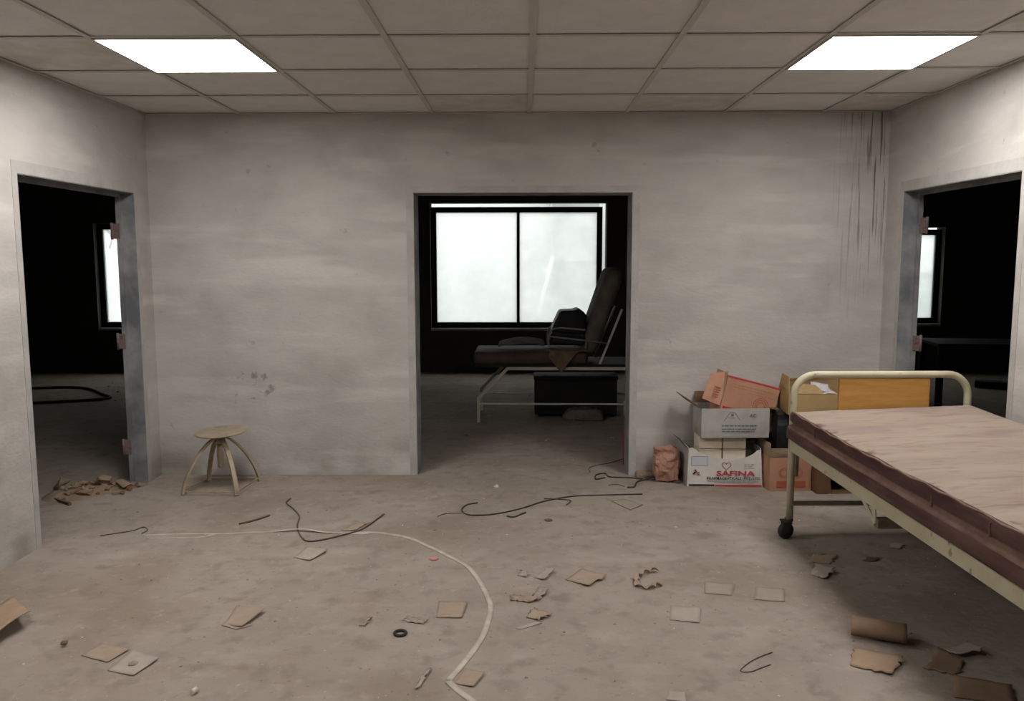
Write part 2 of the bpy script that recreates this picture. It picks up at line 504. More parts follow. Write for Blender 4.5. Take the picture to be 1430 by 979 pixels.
def window(n, rect, gaps, mull):
    """sliding window in a masonry opening: frame, mullion(s), panes. gaps = (left, right, bottom, top) light gaps"""
    x0, x1, z0, z1 = rect
    a, c, z0b, d = x0+gaps[0], x1-gaps[1], z0+gaps[2], z1-gaps[3]
    y0, y1, w = YE+.10, YE+.17, .08
    fr = MB().box((a, y0, z0b), (a+w, y1, d)).box((c-w, y0, z0b), (c, y1, d))
    fr.box((a+w, y0, z0b), (c-w, y1, z0b+w)).box((a+w, y0, d-w), (c-w, y1, d))
    o = struct('window_%d' % n, fr, 'frame_black', bevel=.004)
    edges = [a+w]
    for m in mull:
        MB().box((m-.022, y0+.01, z0b+w), (m+.022, y1-.01, d-w)).build('mullion', 'frame_black', o)
        edges += [m-.022, m+.022]
    edges.append(c-w)
    for i in range(0, len(edges), 2):
        MB().box((edges[i], YE+.13, z0b+w), (edges[i+1], YE+.136, d-w)).build('pane', 'glass', o)
    MB().box((x0+.002, YE-.03, z0-.035), (x1-.002, YE+.09, z0-.001)).build('window_sill', 'patch', o)
    return o
window(1, WINS[0], (.0, .0, .0, .0), (-4.97,))
window(2, WINS[1], (.0, .055, .0, .055), (-.062,))
window(3, WINS[2], (.0, .0, .0, .03), (4.9,))

# suspended ceiling: tees and tiles, each tile its own piece
T, X0, D1 = .72, .0508, .652
ceil = MB()
colx = [X0+i*T for i in range(-3, 4)]
rowy = [YB-D1-j*T for j in range(0, 14) if YB-D1-j*T > YN+.05]
tw = .032
for x in colx:
    ceil.box((x-tw/2, YN, ZC-.004), (x+tw/2, YB, ZC))
for y in rowy:
    ceil.box((XL, y-tw/2, ZC-.003), (XR, y+tw/2, ZC+.001))
ceil.box((XL, YN, ZC-.004), (XL+.02, YB, ZC)).box((XR-.02, YN, ZC-.004), (XR, YB, ZC)).box((XL, YB-.02, ZC-.004), (XR, YB, ZC))
ceiling = struct('ceiling', ceil, 'tee')
struct('ceiling_backing', MB().box((XL, YN, ZC+.10), (XR, YB, ZC+.12)), 'slab')
LAMPS = {(0, r) for r in (2, 6)} | {(5, r) for r in (2, 6)}
cx = [XL]+colx+[XR]
ry = [YB]+rowy+[YN]
tile_mesh = {}
for i in range(len(cx)-1):
    for j in range(len(ry)-1):
        if (i-1, j) in LAMPS:
            continue
        a, c, d, e = cx[i]+.003, cx[i+1]-.003, ry[j+1]+.003, ry[j]-.003
        sag = random.uniform(0, .002)
        key = (round(c-a, 3), round(e-d, 3), random.randint(0, 2))
        if key not in tile_mesh:
            w, h = c-a, e-d
            o = MB().box((-w/2, -h/2, 0), (w/2, h/2, .014)).build('ceiling_tile', 'tile_stain' if key[2] == 2 and random.random() < .5 else 'tile', ceiling)
            tile_mesh[key] = o.data
        else:
            o = bpy.data.objects.new('ceiling_tile', tile_mesh[key])
            col.objects.link(o)
            o.parent = ceiling
        o.location = ((a+c)/2, (d+e)/2, ZC+.004+sag)
for (ci, rj) in sorted(LAMPS, key=lambda q: (q[1], q[0])):
    a, c = colx[ci], colx[ci+1]
    d, e = ry[rj+1], ry[rj]
    where = {2: 'over the doorways', 6: 'in the second row overhead', 10: 'in the row nearest the rear wall'}[rj]
    side = 'left' if ci == 0 else 'right'
    root = empty('ceiling_light', ((a+c)/2, (d+e)/2, ZC-.004), 0, 'square white glowing ceiling panel light on the %s, %s' % (side, where), 'ceiling light', 'square panel lights in the suspended ceiling')
    w, h = (c-a)/2-.004, (e-d)/2-.004
    fr = MB().box((-w, -h, -.006), (w, -h+.012, .012)).box((-w, h-.012, -.006), (w, h, .012)).box((-w, -h+.012, -.006), (-w+.012, h-.012, .012)).box((w-.012, -h+.012, -.006), (w, h-.012, .012))
    fr.build('lamp_frame', 'tee_edge', root)
    MB().box((-w+.012, -h+.012, -.004), (w-.012, h-.012, .004)).build('diffuser', 'lamp', root)

# outdoors beyond the windows
struct('ground_outside', MB().box((-14, YE+.25, -.25), (14, 24, -.12)), 'ext_ground')
tag(MB().box((-14, 17.0, -.12), (14, 17.25, 3.6)).build('boundary_wall', 'ext_wall'), 'long pale rendered boundary wall seen through the windows', 'wall')
pier = MB().box((.55, 15.3, -.12), (1.42, 16.9, 3.5)).box((.50, 15.25, 1.62), (1.47, 16.9, 1.72))
tag(pier.build('masonry_pier', 'ext_grey', bevel=.01), 'grey rendered masonry pier outside the middle window', 'pier')
tag(MB().tube([(.14, 14.9, -.12), (.37, 15.0, .96), (.56, 15.1, 1.72)], .032, 10).build('leaning_pole', 'ext_wall'), 'pale leaning pole outside the middle window', 'pole')
tag(MB().box((4.0, 15.5, -.12), (12, 15.7, 1.36)).box((4.0, 15.45, 1.36), (12, 15.75, 1.42)).build('low_garden_wall', 'ext_green'), 'low grey green wall outside the right room window', 'wall')
tree = empty('bare_tree', (-8.6, 14.4, -.12), 0, 'bare dark branches outside the left room window', 'tree')
MB().tube(spline([(0, 0, 0), (.1, .05, 1.2), (.05, 0, 2.4), (.25, 0, 3.3)]), .06, 8).build('trunk', 'bark', tree)
for pts in [[(.05, 0, 2.3), (.6, -.1, 2.62), (1.2, -.22, 2.44), (1.45, -.25, 2.28), (1.64, -.25, 2.08)], [(1.4, -.25, 2.32), (1.5, -.25, 2.16), (1.45, -.25, 1.98)], [(.5, -.08, 2.58), (1.0, -.2, 2.8), (1.7, -.3, 2.6)], [(1.25, -.23, 2.41), (1.55, -.25, 2.33), (1.85, -.3, 2.27)]]:
    MB().tube(spline(pts, 5), .014, 6).build('branch', 'bark', tree)

# ------------------------------------------------------------------ hospital bed and mattress
BW = 1.032
bed = empty('hospital_bed', (1.61, 4.80, 0), R(.85), 'cream steel hospital bed on castors with orange wood panel, beside right wall', 'bed')
def end_loop(y, top):
    r = .125
    pts = [(0, y, .105), (0, y, .5), (0, y, top-r)]
    for k in range(1, 9):
        a = math.pi/2*k/8
        pts.append((r-r*math.cos(a), y, top-r+r*math.sin(a)))
    pts += [(BW*.35, y, top), (BW*.65, y, top)]
    for k in range(0, 8):
        a = math.pi/2*k/8
        pts.append((BW-r+r*math.sin(a), y, top-r+r*math.cos(a)))
    pts += [(BW, y, top-r), (BW, y, .5), (BW, y, .105)]
    return pts
L_BED = -2.42
MB().tube(end_loop(0, .985), .0215, 12).build('head_frame', 'cream', bed)
MB().tube(end_loop(L_BED, .90), .0215, 12).build('foot_frame', 'cream', bed)
MB().box((.262, -.012, .70), (.80, .008, .962)).build('head_panel', 'wood', bed, bevel=.004)
MB().box((.262, L_BED-.008, .66), (.80, L_BED+.012, .878)).build('foot_panel', 'wood', bed, bevel=.004)
for x, s in ((-.024, 1), (BW+.024, -1)):
    rl = MB()
    x1 = x+s*.005
    rl.box((min(x, x1), L_BED+.02, .535), (max(x, x1), -.03, .602)).box((min(x, x+s*.045), L_BED+.02, .597), (max(x, x+s*.045), -.03, .602))
    rl.build('side_rail', 'cream', bed)
    for yy in (0, L_BED):
        MB().box((x+s*.04-.005, yy+(-.045 if yy == 0 else .02), .38), (x+s*.04+.012, yy+(-.02 if yy == 0 else .045), .60)).build('corner_bracket', 'cream_dark', bed)
MB().box((.03, L_BED+.03, .585), (BW-.03, -.05, .597)).build('bed_deck', 'cream_dark', bed)
for yy in (0, L_BED):
    MB().box((.02, yy-.012, .192), (BW-.02, yy+.012, .216)).build('cross_bar', 'cream_dark', bed)
# hanging lift frame below the deck
for x in (.012, BW-.02):
    b = MB().bar((x, -.80, .60), (x, -1.10, .445), .006, .022, (0, 0, 1)).bar((x, -1.08, .60), (x, -1.10, .445), .006, .02, (0, 1, 0))
    b.build('lift_bracket', 'cream', bed)
MB().box((.015, -1.125, .425), (BW-.02, -1.085, .47)).build('lift_bar', 'cream_dark', bed)
for x in (0, BW):
    for yy in (0, L_BED):
        dx = -.035 if x == 0 else .0
        c = MB()
        c.bar((x, yy, .11), (x+dx*.6, yy-.02, .085), .045, .02)
        c.box((x+dx-.022, yy-.071, .04), (x+dx+.022, yy-.065, .10)).box((x+dx-.022, yy-.025, .04), (x+dx+.022, yy-.019, .10)).box((x+dx-.022, yy-.071, .098), (x+dx+.03, yy+.005, .106))
        ca = c.build('castor', 'rubber', bed)
        prof = [(.012, -.017), (.040, -.017), (.049, -.010), (.050, 0), (.049, .010), (.040, .017), (.012, .017)]
        MB().lathe(prof, (x+dx, yy-.045, .05), 24, Matrix.Rotation(R(18), 3, 'Z') @ Matrix.Rotation(R(90), 3, 'X')).build('wheel', 'rubber', ca)

def mattress():
    """soft-edged slab: rounded edge section swept round, slightly crowned and sagging top"""
    x0, x1, y0, y1 = -.03, BW+.005, L_BED+.045, -.03
    nx, ny = 30, 60
    vs, fs, mi = [], [], []
    # rings from bottom to top (inset, z fraction)
    ring = [(.004, 0), (-.010, .05), (-.014, .22), (-.010, .42), (-.002, .50), (.012, .56), (.008, .62), (.002, .74), (.002, .88), (.008, .955), (.02, .992)]
    def per(inset):
        out = []
        a, b, c, d = x0+inset, x1-inset, y0+inset, y1-inset
        for k in range(nx): out.append((a+(b-a)*k/nx, c))
        for k in range(ny): out.append((b, c+(d-c)*k/ny))
        for k in range(nx): out.append((b-(b-a)*k/nx, d))
        for k in range(ny): out.append((a, d-(d-c)*k/ny))
        return out
    def top_z(x, y):
        u = (x-x0)/(x1-x0)
        v = (y1-y)/(y1-y0)
        z = .772 + .04*u - .012*math.sin(math.pi*min(1, v*1.5)) + .028*max(0, v-.65)
        return z + .006*noise.noise(Vector((x*5, y*4, 1)))
    base = .604
    n = 2*(nx+ny)
    for inset, fz in ring:
        for (x, y) in per(inset):
            w = .008*noise.noise(Vector((x*3, y*2.2, fz*4)))
            xx = x + (w if abs(x-x0-inset) < 1e-6 or abs(x-x1+inset) < 1e-6 else 0)
            t = top_z(x, y)
            vs.append((xx, y, base+(t-base)*fz))
    for i in range(len(ring)-1):
        for k in range(n):
            fs.append((i*n+k, i*n+(k+1) % n, (i+1)*n+(k+1) % n, (i+1)*n+k))
            mi.append(1 if ring[i][1] in (.42, .50, .56) else 0)
    o = len(vs)
    a, b, c, d = x0+.02, x1-.02, y0+.02, y1-.02
    for j in range(ny+1):
        for i in range(nx+1):
            x, y = a+(b-a)*i/nx, c+(d-c)*j/ny
            t = top_z(x, y)
            e = min(i, nx-i, j, ny-j)
            vs.append((x, y, base+(t-base)*(.992 if e == 0 else 1.0)+(.004 if e > 1 else 0)))
    for j in range(ny):
        for i in range(nx):
            q = o+j*(nx+1)+i
            fs.append((q, q+1, q+nx+2, q+nx+1))
            mi.append(2)
    fs.append(tuple(reversed(range(n))))
    mi.append(0)
    return vs, fs, mi
# top cover: dust over the maroon cloth, worn through in streaks
m = mat('dust_covered_maroon_top', srgb(168, 152, 137), srgb(158, 141, 127), scale=3, stretch=(.5, 2.5, 1), rough=.9, spec=.1)
overlay(m, srgb(146, 127, 121), 2.6, .46, .7, .8, stretch=(.7, 2.0, 1), offset=(2, 2, 0))
overlay(m, srgb(136, 114, 106), 13, .52, .7, .5, stretch=(.6, 1.6, 1), offset=(6, 2, 0))
overlay(m, srgb(126, 102, 98), 7, .62, .76, .55, stretch=(.35, 3, 1), offset=(1, 5, 0))
overlay(m, srgb(100, 70, 66), 11, .55, .64, .8, stretch=(1, .8, 1), box=[(0, .06, -.01)])
MT['dust_top'] = m
vs, fs, mi = mattress()
mb = MB()
mb.add(vs, fs, True)
mt_root = empty('mattress', (1.61, 4.80, 0), R(.85), 'thick maroon leathercloth mattress with dust-covered top, lying on the steel bed', 'mattress')
mo = mb.build('cover', ['maroon', 'maroon_dust', 'dust_top'], mt_root)
mo.data.polygons.foreach_set('material_index', mi)
pp = []
x0 = -.03
for k in range(41):
    y = -.06-2.28*k/40
    v = (-.03-y)/2.345
    pp.append((x0+.004, y, .770-.012*math.sin(math.pi*min(1, v*1.5))+.028*max(0, v-.65)+.004*math.sin(k*1.7)))
MB().tube(pp, .005, 6).build('piping', 'maroon_dust', mt_root)
for (y, z, h) in ((-.42, .72, .05), (-1.66, .70, .08), (-2.05, .735, .05)):
    MB().box((x0-.001, y-.003, z-h/2), (x0+.006, y+.003, z+h/2)).build('torn_seam', 'maroon_dust', mt_root)

# ------------------------------------------------------------------ stool
st = empty('round_stool', (-2.2, 5.80, 0), 0, 'small tan metal stool with round seat and four curved legs against the back wall', 'stool')
Mt = Matrix.Rotation(R(-2.2), 3, 'Y') @ Matrix.Rotation(R(2), 3, 'X')
prof = [(.02, -.010), (.166, -.010), (.178, -.008), (.182, -.002), (.179, .003), (.170, .005), (.09, .001), (.01, .0)]
MB().lathe(prof, (.01, 0, .424), 40, Mt).build('seat', 'stool', st)
hub = MB().lathe([(.034, .385), (.036, .345), (.028, .335)], (0, 0, 0), 16)
hub.lathe([(.06, .412), (.06, .404), (.034, .384)], (0, 0, 0), 16)
hub.build('hub', 'stool', st)
MB().lathe([(.022, .334), (.024, .25), (.021, .165), (.014, .155)], (0, 0, 0), 16).build('screw_spindle', 'stool', st)
feet = [(-.213, -.184), (.18, -.198), (.211, .196), (-.168, .193)]
for fx, fy in feet:
    d = Vector((fx, fy, 0))
    ln = d.length
    d.normalize()
    sd = Vector((-d.y, d.x, 0))
    pr = []
    for k in range(17):
        a = math.pi/2*k/16
        pr.append((.02+(ln-.02)*math.sin(a)**1.4, .378*math.cos(a)**1.35+.006))
    def P(u, v, pr=pr, d=d, sd=sd):
        q = u*16
        i = min(15, int(q))
        t = q-i
        rr = pr[i][0]*(1-t)+pr[i+1][0]*t
        zz = pr[i][1]*(1-t)+pr[i+1][1]*t
        return d*rr+sd*(v-.5)*.030+Vector((0, 0, zz))
    MB().sheet(P, 32, 1, .016, False).build('leg', 'stool', st)
for k in range(4):
    a, b = feet[k], feet[(k+1) % 4]
    MB().bar((a[0], a[1], .028), (b[0], b[1], .028), .005, .010).build('stretcher', 'stool', st)

# ------------------------------------------------------------------ cartons by the back wall
def panel(p, q, r_, s_, th, bulge=.0, seed=0, n=6):
    """slightly bowed cardboard panel through four corners p-q-r-s"""
    p, q, r_, s_ = map(Vector, (p, q, r_, s_))
    nn = (q-p).cross(s_-p).normalized()
    def P(u, v):
        c = (p*(1-u)+q*u)*(1-v)+(s_*(1-u)+r_*u)*v
        k = 16*u*(1-u)*v*(1-v)
        return c+nn*(bulge*k+.35*abs(bulge)*k*noise.noise(Vector((u*3+seed, v*3, seed))))
    return MB().sheet(P, n, n, th, False)

def carton(name, label, loc, rz, w, d, h, material, inner=None, flaps=(), bulge=.004, closed=False, tilt=None, inner_flap=None, group='cartons piled against the back wall', skip=()):
    """w along x, d along y (back), h up; origin at the middle of the front bottom edge. flaps: (side, length, angle, (skew0, skew1))"""
    root = empty(name, loc, rz, label, 'box', group)
    if tilt:
        root.rotation_euler = tilt
    t = .005
    x0, x1 = -w/2, w/2
    sd = random.random()*9
    c = {'front': ((x0, 0, 0), (x1, 0, 0), (x1, 0, h), (x0, 0, h)), 'right_side': ((x1, 0, 0), (x1, d, 0), (x1, d, h), (x1, 0, h)),
         'back': ((x1, d, 0), (x0, d, 0), (x0, d, h), (x1, d, h)), 'left_side': ((x0, d, 0), (x0, 0, 0), (x0, 0, h), (x0, d, h))}
    for k, q in c.items():
        if k in skip:
            continue
        panel(*q, t, bulge, sd).build(k+'_panel', material, root)
    MB().box((x0, 0, 0), (x1, d, t)).build('bottom_panel', inner or material, root)
    if closed:
        panel((x0, 0, h), (x1, 0, h), (x1, d, h), (x0, d, h), t, bulge, sd).build('top_panel', material, root)
    for side, ln, ang, sk in flaps:
        q = c[side]
        a, b = Vector(q[3]), Vector(q[2])       # the top edge, left to right seen from outside
        e = (b-a).normalized()
        out = e.cross(Vector((0, 0, 1)))
        dr = out*math.sin(ang)+Vector((0, 0, 1))*math.cos(ang)
        panel(a+dr*.002, b+dr*.002, b+dr*ln-e*sk[1], a+dr*ln+e*sk[0], t*.8, bulge*1.5, sd+3, 4).build('flap', inner_flap or inner or material, root)
    return root

def text_part(s, size, material, parent, loc, width=None, bold=0.0):
    cu = bpy.data.curves.new('lettering', 'FONT')
    cu.body = s
    cu.size = size
    cu.align_x = 'CENTER'
    cu.offset = bold
    cu.extrude = .0006
    cu.resolution_u = 2
    tmp = bpy.data.objects.new('lettering', cu)
    col.objects.link(tmp)
    bpy.context.view_layer.update()
    me = bpy.data.meshes.new_from_object(tmp.evaluated_get(bpy.context.evaluated_depsgraph_get()))
    bpy.data.objects.remove(tmp)
    bpy.data.curves.remove(cu)
    xs_ = [v.co.x for v in me.vertices]
    if width:
        k = width/(max(xs_)-min(xs_))
        for v in me.vertices:
            v.co.x *= k
    me.materials.clear()
    me.materials.append(MT[material])
    o = bpy.data.objects.new('lettering', me)
    col.objects.link(o)
    o.parent = parent
    o.location = loc
    o.rotation_euler = (R(90), 0, 0)
    return o

def prints(name, rects, material, parent, y):
    b = MB()
    for (x0, z0, x1, z1) in rects:
        b.box((x0, y-.0006, z0), (x1, y+.0006, z1))
    return b.build(name, material, parent)

def word_line(x0, x1, z, h, sd):
    rnd = random.Random(sd)
    out = []
    x = x0
    while x < x1:
        w = rnd.uniform(.012, .035)
        out.append((x, z, min(x+w, x1), z+h))
        x += w+.005
    return out

def outline(pts, w):
    """flat closed outline strip in the xz plane as prints"""
    b = MB()
    for k in range(len(pts)):
        a, c = pts[k], pts[(k+1) % len(pts)]
        b.bar((a[0], 0, a[1]), (c[0], 0, c[1]), .0012, w, (0, 0, 1) if abs(a[0]-c[0]) > abs(a[1]-c[1]) else (1, 0, 0))
    return b

# A: white SAFINA carton, front edge torn down in the middle
ax, ay, aw, ad, ah = 1.487, 5.875, .55, .27, .285
A = empty('white_carton', (ax, ay, 0), R(-1.5), 'white carton lettered SAFINA standing on the floor with torn front edge', 'box', 'cartons piled against the back wall')
def frontP(u, v):
    top = ah-.085*(max(0, math.sin(math.pi*min(1, max(0, (u-.08)/.86))))**.6)+.012*math.sin(u*5)
    lean = .012*(1-v)
    return (-aw/2+.012*v+(aw-.03*v)*u, -.004*math.sin(u*3.1)+.01*v, top*v)
MB().sheet(frontP, 22, 8, .005, False).build('front_panel', 'card_white', A)
panel((-aw/2, ad, 0), (-aw/2, 0, 0), (-aw/2+.012, .01, ah), (-aw/2-.02, ad, ah+.02), .005, -.006, 2).build('left_side_panel', 'card_grey', A)
panel((aw/2, 0, 0), (aw/2, ad, 0), (aw/2, ad, ah), (aw/2-.018, .01, ah), .005, .006, 3).build('right_side_panel', 'card_white', A)
panel((aw/2, ad, 0), (-aw/2, ad, 0), (-aw/2, ad, ah), (aw/2, ad, ah), .005, .003, 4).build('back_panel', 'card_grey', A)
MB().box((-aw/2, 0, 0), (aw/2, ad, .005)).build('bottom_panel', 'card_grey', A)
panel((-aw/2-.018, .02, ah), (-aw/2-.018, ad, ah+.015), (-aw/2-.075, ad-.02, ah+.055), (-aw/2-.05, .06, ah+.05), .004, .006, 6).build('flap', 'card_in', A)
yf = -.0055
text_part('SAFINA', .050, 'ink_red', A, (.075, yf-.003, .086), .28, .0012)
text_part('PHARMACEUTICALS (PVT) LTD', .028, 'ink_black', A, (.06, yf-.003, .056), .385, .0002)
prints('small_print', word_line(-.13, .24, .044, .006, 3)+word_line(-.08, .22, .033, .005, 4), 'ink_grey', A, yf-.003)
prints('base_stripe_black', [(-.262, .006, -.075, .019)], 'ink_black', A, yf-.002)
prints('base_stripe_red', [(-.07, .004, .268, .017)], 'ink_red', A, yf-.002)
lb = prints('address_label', [(-.245, .155, -.125, .225)], 'label_blue', A, .0015)
ob = outline([(-.245, .155), (-.125, .155), (-.125, .225), (-.245, .225)], .002).build('label_border', 'ink_blue', lb)
ob.location.y = .0006
prints('emblem_black', [(-.235, .092, -.222, .103), (-.228, .098, -.213, .112), (-.214, .106, -.206, .118), (-.222, .116, -.212, .124)], 'ink_black', A, yf+.001)
prints('emblem_red', [(-.206, .090, -.198, .108), (-.198, .086, -.180, .093), (-.195, .098, -.187, .112), (-.225, .124, -.208, .129)], 'ink_rust', A, yf+.001)
hp = []
for k in range(24):
    a = 2*math.pi*k/24
    hp.append((.010+.0021*16*math.sin(a)**3, .158+.0020*(13*math.cos(a)-5*math.cos(2*a)-2*math.cos(3*a)-math.cos(4*a))))
hm = outline(hp, .004).build('heart_mark', 'ink_rust', A)
hm.location.y = -.0015
prints('corner_print', word_line(.14, .21, .165, .005, 7)+word_line(.14, .2, .15, .005, 8)+word_line(.14, .21, .135, .005, 9), 'ink_grey', A, .0005)

# four small cream cartons inside the white carton
spots = [(-.088, 0, 'lower left'), (.088, 0, 'lower right'), (-.088, 1, 'upper left'), (.088, 1, 'upper right')]
for dx, lev, w_ in spots:
    cw, ch, cd = .168, .092 if lev else .098, .2
    z0 = .006+.0 + (.268 if lev else .166)
    root = empty('small_carton', (ax-.012+dx, ay+.045, z0), R(-1), 'small cream carton, %s of the four stacked inside the SAFINA carton' % w_, 'box', 'small cream cartons')
    MB().box((-cw/2, 0, .0), (cw/2, cd, ch)).build('body', 'small_carton', root, bevel=.004)
    MB().box((-cw/2+.003, -.0012, ch-.012), (cw/2-.003, .0, ch-.0105)).build('lid_seam', 'ink_brown', root)
root = empty('packing_carton', (ax-.012, ay+.05, .0055), R(-1), 'plain cream carton at the bottom of the SAFINA carton under four small ones', 'box')
MB().box((-.172, 0, 0), (.172, .19, .163)).build('body', 'small_carton', root, bevel=.004)

# B: grey-white carton on top
B = carton('grey_carton', 'grey white carton with a triangle logo standing open on the small cream cartons', (1.545, 5.845, .3735), R(1.5), .49, .26, .215, 'card_grey', 'card_in',
           flaps=[('left_side', .16, R(58), (.02, .05)), ('right_side', .085, R(98), (.02, .04)), ('back', .10, R(40), (.04, .02))], bulge=.006)
tri = outline([(-.085, .125), (.035, .125), (-.005, .185), (-.045, .185)], .004).build('triangle_logo', 'ink_blue', B)
tri.location.y = -.0075
prints('logo_lines', [(-.055, .145, -.005, .149), (-.035, .160, -.015, .176), (-.075, .118, .03, .121), (-.09, .110, .04, .113)], 'ink_blue', B, -.0078)
text_part('AC', .034, 'ink_blue', B, (.125, -.008, .152), .05, .001)
prints('faded_text', word_line(-.10, .16, .085, .010, 1)+word_line(-.10, .15, .062, .008, 2)+word_line(-.10, .14, .045, .008, 5), 'ink_blue', B, -.0088)

# C: tilted brown carton sitting in B
C_ = carton('brown_carton', 'tilted pinkish brown carton with red edge sitting inside the grey carton', (1.625, 5.915, .45), 0, .42, .19, .33, 'card_red', 'card_red',
            bulge=.003, closed=True, tilt=(R(-4), R(15), R(10)))
prints('red_edge', [(-.208, .318, .208, .329)], 'ink_red', C_, -.0048)
prints('red_patch', [(-.20, .085, -.02, .105)], 'ink_red', C_, -.005)
prints('faded_lines', word_line(-.15, .18, .275, .006, 11)+word_line(-.15, .1, .255, .006, 12)+word_line(-.02, .18, .235, .005, 13), 'ink_brown', C_, -.005)
rg = MB()
for rr in (.06, .045, .03):
    for k in range(20):
        a, b_ = 2*math.pi*k/20, 2*math.pi*(k+.7)/20
        rg.bar((.09+rr*math.cos(a), -.0062, .165+rr*math.sin(a)), (.09+rr*math.cos(b_), -.0062, .165+rr*math.sin(b_)), .0012, .005)
rg.build('round_stamp', 'ink_rust', C_)
# the lifted side flap standing at its left
panel((-.21, .18, .10), (-.21, .01, .10), (-.225, .0, .345), (-.235, .15, .365), .005, .01, 4).build('side_flap', 'card_dusty', C_)
panel((-.34, .06, .12), (-.222, .0, .10), (-.205, .02, .36), (-.315, .075, .315), .005, .008, 5).build('front_flap', 'card_red', C_)
prints('flap_print', [(-.29, .15+.018*k, -.235, .156+.018*k) for k in range(5)], 'ink_rust', C_, .012)

# D: crumpled brown bag by the doorway
def crumple(name, label, loc, w, d, h, material, cat='bag', sd=1.0, amp=.03, n=14, group=None, taper=.85, freq=7):
    bm = bmesh.new()
    bmesh.ops.create_cube(bm, size=1)
    bmesh.ops.subdivide_edges(bm, edges=bm.edges, cuts=n, use_grid_fill=True)
    vs_ = []
    for v in bm.verts:
        p = v.co
        k = 1-(1-taper)*(p.z+.5)
        q = Vector((p.x*w*k, p.y*d*k, (p.z+.5)*h))
        rr = Vector((p.x, p.y, p.z)).length
        q = q.lerp(Vector((p.x/rr*.6*w*k, p.y/rr*.6*d*k, (p.z/rr*.58+.5)*h)), .35)
        dsp = noise.turbulence_vector(q*freq+Vector((sd, sd, sd)), 3, True)
        q += Vector((dsp.x, dsp.y, dsp.z*.6))*amp
        q.z = max(0, q.z)
        vs_.append(q)
    fs_ = [tuple(v.index for v in f.verts) for f in bm.faces]
    bm.verts.index_update()
    fs_ = [tuple(v.index for v in f.verts) for f in bm.faces]
    bm.free()
    o = MB().add(vs_, fs_, False).build(name, material, None, loc)
    return tag(o, label, cat, group)
crumple('crumpled_carton', 'crumpled reddish brown packet on the floor left of the SAFINA carton', (1.072, 6.04, 0), .185, .16, .25, 'kraft', 'packet', 2.3, .035, freq=9, taper=.95)
crumple('plaster_lump', 'pale plaster lump at the foot of the middle doorway right jamb', (.93, 6.13, 0), .14, .07, .045, 'rubble', 'rubble', 5.1, .02, 8, freq=12)

# E: brown carton with orange print to the right, G: black plastic parcel on it, F: dark low carton, H: open yellowish carton
E_ = carton('brown_carton', 'reddish brown carton with orange print on the floor right of the SAFINA carton', (1.93, 5.765, 0), R(2), .30, .32, .245, 'card_red', 'card_in', closed=False,
            flaps=[('front', .075, R(14), (.0, .0)), ('left_side', .10, R(-4), (.0, .02)), ('back', .06, R(-10), (0, 0))], inner_flap='card_dusty')
prints('orange_print', [(-.10, .03, .11, .075)], 'ink_rust', E_, -.0062)
rg = MB()
for cx_ in (-.05, .05):
    for rr in (.035, .024):
        for k in range(16):
            a, b_ = 2*math.pi*k/16, 2*math.pi*(k+.75)/16
            rg.bar((cx_+rr*math.cos(a), -.0066, .135+rr*math.sin(a)), (cx_+rr*math.cos(b_), -.0066, .135+rr*math.sin(b_)), .0012, .004)
tag(rg.build('round_stamps', 'ink_rust', E_), kind='stuff')
crumple('black_parcel', 'black plastic wrapped parcel on the reddish brown carton behind the bed leg', (1.955, 5.94, .2475), .25, .26, .31, 'black_plastic', 'parcel', 7.7, .014, 12, freq=5, taper=.98)
F_ = carton('brown_carton', 'low dark brown carton with open dark front under the bed head', (2.262, 5.70, 0), R(3), .33, .34, .20, 'card_dark', 'card_in', closed=True, skip=('front',),
            flaps=[])
panel((-.165, 0, 0), (-.06, 0, 0), (-.085, -.004, .196), (-.165, -.004, .2), .005, .004, 8).build('torn_front', 'card_dark', F_)
tag(MB().sheet(lambda u, v: (2.06+.22*u, 5.675+.05*v+.03*u, .203+.004+.02*v-.03*max(0, u-.4)**1.5*3*(1-v)+.010*math.sin(u*6)*(1-v)), 8, 4, .003).build('paper_sheet', 'paper_tan'), 'tan paper sheet hanging over the low dark brown carton', 'paper')
S_ = carton('brown_carton', 'plain brown carton stacked on the low dark carton behind the mattress', (2.275, 5.80, .232), R(1), .36, .28, .325, 'card_dark', 'card_in', closed=True)
H_ = carton('yellow_carton', 'open yellowish brown carton with torn flaps at the top behind the bed head rail', (2.125, 5.74, .561), R(-4), .46, .30, .15, 'card_yellow', 'card_in',
            flaps=[('left_side', .11, R(-12), (.0, .10)), ('back', .075, R(-8), (.02, .06)), ('right_side', .10, R(60), (.0, .02))], bulge=.005, inner_flap='card_yellow')
panel((-.19, -.004, .152), (.02, -.004, .152), (-.03, .07, .205), (-.16, .06, .215), .004, .004, 2).build('flap', 'card_yellow', H_)
for k, (dx, dy, rz_, lb) in enumerate([(.08, .08, .2, 'lower'), (.05, .10, -.3, 'upper')]):
    tag(MB().sheet(lambda u, v: (-.06+.12*u, -.08+.16*v, .006*math.sin(u*4+k)+.01*v), 6, 6, .002).build('paper_sheet', 'paper_white', None, (2.09+dx, 5.74+dy, .712+.012+.022*k), (R(8), 0, rz_)), '%s of two white papers sticking out of the open yellowish carton' % lb, 'paper')

